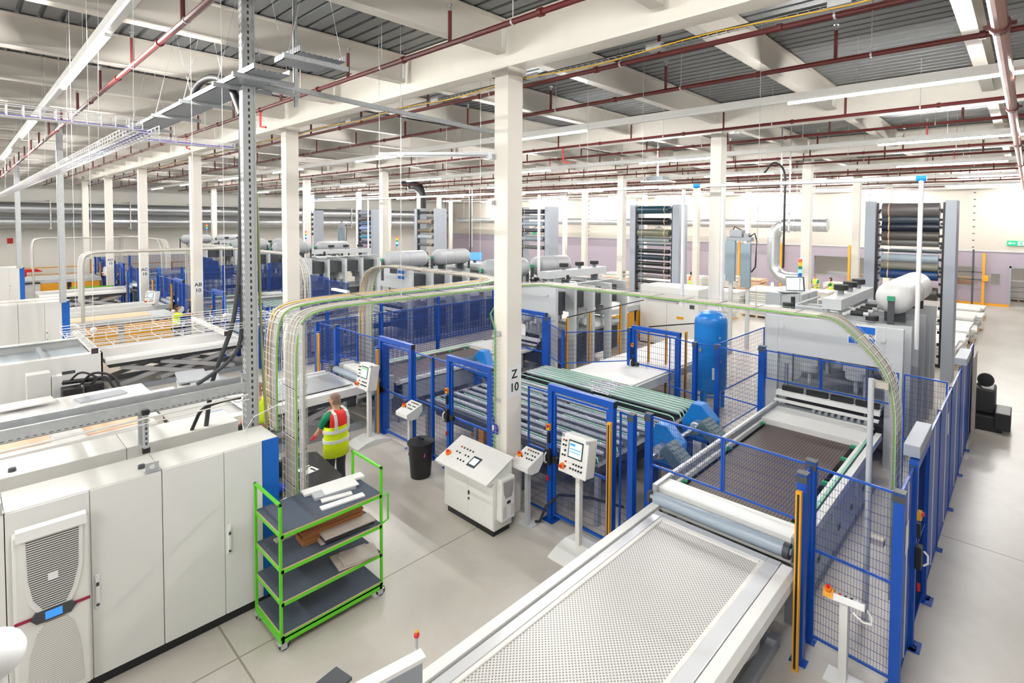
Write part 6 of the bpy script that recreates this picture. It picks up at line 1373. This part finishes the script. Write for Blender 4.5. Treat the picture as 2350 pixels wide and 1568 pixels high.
# ------------------------------------------------------------------ aisle objects and pallets
t = thing('floor_machine', 'black wheeled machine standing in the aisle against the blue fence', 'machine', (-.6, 16.2, 0))
link('base', MB().box(-.95, -.35, 15.9, 16.9, 0, .35).box(-.5, -.2, 15.8, 16.6, .1, .5), BLACK, t, bevel=.02); link('body', MB().box(-.9, -.5, 16.1, 16.8, .35, .95), mat('machine_black', (.03, .03, .035), .5), t, bevel=.05); link('wheel', MB().lathe([(.06, -.05), (.16, -.04), (.17, 0), (.16, .04), (.06, .05)], (-.7, 16.2, 1.15), 'y', 24), BLACK, t, smooth=True); link('wheel_arm', MB().bar((-.85, 16.4, .95), (-.7, 16.25, 1.15), .06), DGREY, t)
solo('hung_board', MB().obox((-.86, 15.2, 1.0), .03, .9, 1.9, R(0)), WOODG, 'brownish board leaning on the aisle fence near the black machine', 'board')
def pallet(x, y, w_, l_, n, label, grp, mt=SHEETW, hgt=.14, seed=0):
    t = thing('pallet', label, 'pallet', (x, y, 0), grp); p = MB()
    for a in (-.45, 0, .45): p.box(x+a*w_-.05, x+a*w_+.05, y-l_/2, y+l_/2, 0, .1)
    for i in range(5): p.box(x-w_/2, x+w_/2, y-l_/2+i*l_/5, y-l_/2+i*l_/5+.1, .1, .12)
    link('pallet_wood', p, WOODP, t); random.seed(seed); s_ = MB(); z = .12
    for i in range(n):
        q = random.uniform(.03, hgt); s_.obox((x+random.uniform(-.05, .05), y+random.uniform(-.05, .05), z+q/2), w_*random.uniform(.85, 1.05), l_*random.uniform(.85, 1.05), q*.85, R(random.uniform(-4, 4))); z += q
    link('sheet_load', s_, mt, t)
for i in range(8): pallet(-2.5+(i % 2)*.15, 22.6+i*1.75, 1.5, 1.5, 7, 'pallet of white sheets in the row along the aisle, %s from the front' % ORD[i], 'aisle pallets of white sheets', seed=i)
random.seed(9)
PP = [(-21.5, 26.5), (-23, 28), (-20.2, 28.5), (-22.5, 31), (-19.5, 32), (-26, 30.5), (-17.5, 33.5), (-14.5, 36), (-12.5, 33.5), (-12.2, 37), (-9.5, 38.2), (-7.2, 38), (-24, 34.5), (-27.5, 27.5), (-28, 32), (-5.2, 31), (-17, 38), (-20.5, 36), (-13.4, 30), (-11.6, 30.6), (-10.6, 27.6), (-12.0, 25.4)]
for i, (x, y) in enumerate(PP): pallet(x, y, 1.7, 1.3, random.choice((6, 9, 12)), 'pallet of boards in the store behind the presses, %s in the yard' % (ORD+['twenty-fifth'])[i], 'pallets in the yard at the back', (SHEETW, OFFW, PEACH)[i % 5 % 3], seed=40+i)
for i, (x, y) in enumerate(((-13.5, 43.5), (-10.8, 43.5), (-9.3, 43.6), (-7.4, 43.2), (-3.4, 43.3), (-.4, 45))): pallet(x, y, 1.6, 1.2, 14, 'stack of boards seen through the openings of the back wall, %s from the left' % ORD[i], 'stacks beyond the back wall', (PEACH, SHEETW)[i % 2], seed=70+i)
t = thing('work_bench', 'white machine bench where two people in green work at the back', 'machine', (-9.5, 33, 0)); link('bench_body', MB().box(-11.2, -8.6, 32.2, 33.4, 0, .95), OFFW, t); link('bench_top', box(-11.3, -8.5, 32.1, 33.5, .95, 1.0), WHITE, t); link('bench_panels', MB().box(-10.9, -10.2, 32.19, 32.2, .2, .8).box(-9.9, -9.2, 32.19, 32.2, .2, .8), TAN, t)
for i, (x, z1) in enumerate(((-3.4, 3.2), (-2.05, 3.2), (-14.2, 3.4), (-17.5, 3.4), (-21.5, 3.3), (-9.5, 3.4))): solo('yellow_column_guard', MB().box(x-.07, x+.07, 40.6, 40.75, 0, z1), YEL, 'tall yellow guard post against the lavender back wall, %s' % ('behind the rightmost rack', 'nearest the exit door', 'above the far bench', 'left of the silver elbow duct', 'farthest left', 'just right of the elbow duct')[i], 'post', 'yellow posts at the back wall')
solo('call_box', MB().box(-2.1, -1.8, 40.45, 40.6, 1.5, 1.85), YEL, 'yellow call box on the guard post nearest the exit door', 'box')
solo('barrier_rail', MB().box(-6.2, -2.1, 40.4, 40.45, 2.0, 2.06).box(-6.2, -2.1, 40.4, 40.45, 1.55, 1.61).box(-2.6, -2.5, 40.4, 40.5, 0, 3.4), DGREY, 'dark double rail in front of the lit opening in the back wall', 'railing')
t = thing('exit_sign', 'green and white emergency exit sign with running figure and arrow on the back wall', 'sign', (-.5, 40.9, 3.8))
link('sign_board', box(-1.0, .1, 40.9, 40.98, 3.68, 3.98), SIGNG, t)
link('arrow', MB().prism([(-.97, 3.83), (-.85, 3.91), (-.85, 3.85), (-.62, 3.85), (-.62, 3.81), (-.85, 3.81), (-.85, 3.75)], 'y', 40.88, 40.9), SIGNW, t)
link('door_symbol', MB().box(-.5, -.22, 40.885, 40.9, 3.71, 3.95), SIGNW, t)
link('running_figure', MB().prism([(-.42, 3.74), (-.37, 3.8), (-.36, 3.86), (-.42, 3.83), (-.45, 3.85), (-.38, 3.9), (-.31, 3.88), (-.3, 3.82), (-.25, 3.8), (-.31, 3.79), (-.33, 3.75), (-.28, 3.72), (-.34, 3.73), (-.36, 3.77), (-.39, 3.73)], 'y', 40.87, 40.885).box(-.34, -.3, 40.87, 40.885, 3.9, 3.935), SIGNG, t)
for i, (x, y, z) in enumerate(((-41, 41, 3.4), (-34, 41, 3.2))): solo('exit_sign', MB().box(x, x+.5, y-.06, y, z, z+.5), SIGNG, 'small green exit sign in the far distance, %s' % ('left of the blue rolls', 'right of column AB row')[i], 'sign')
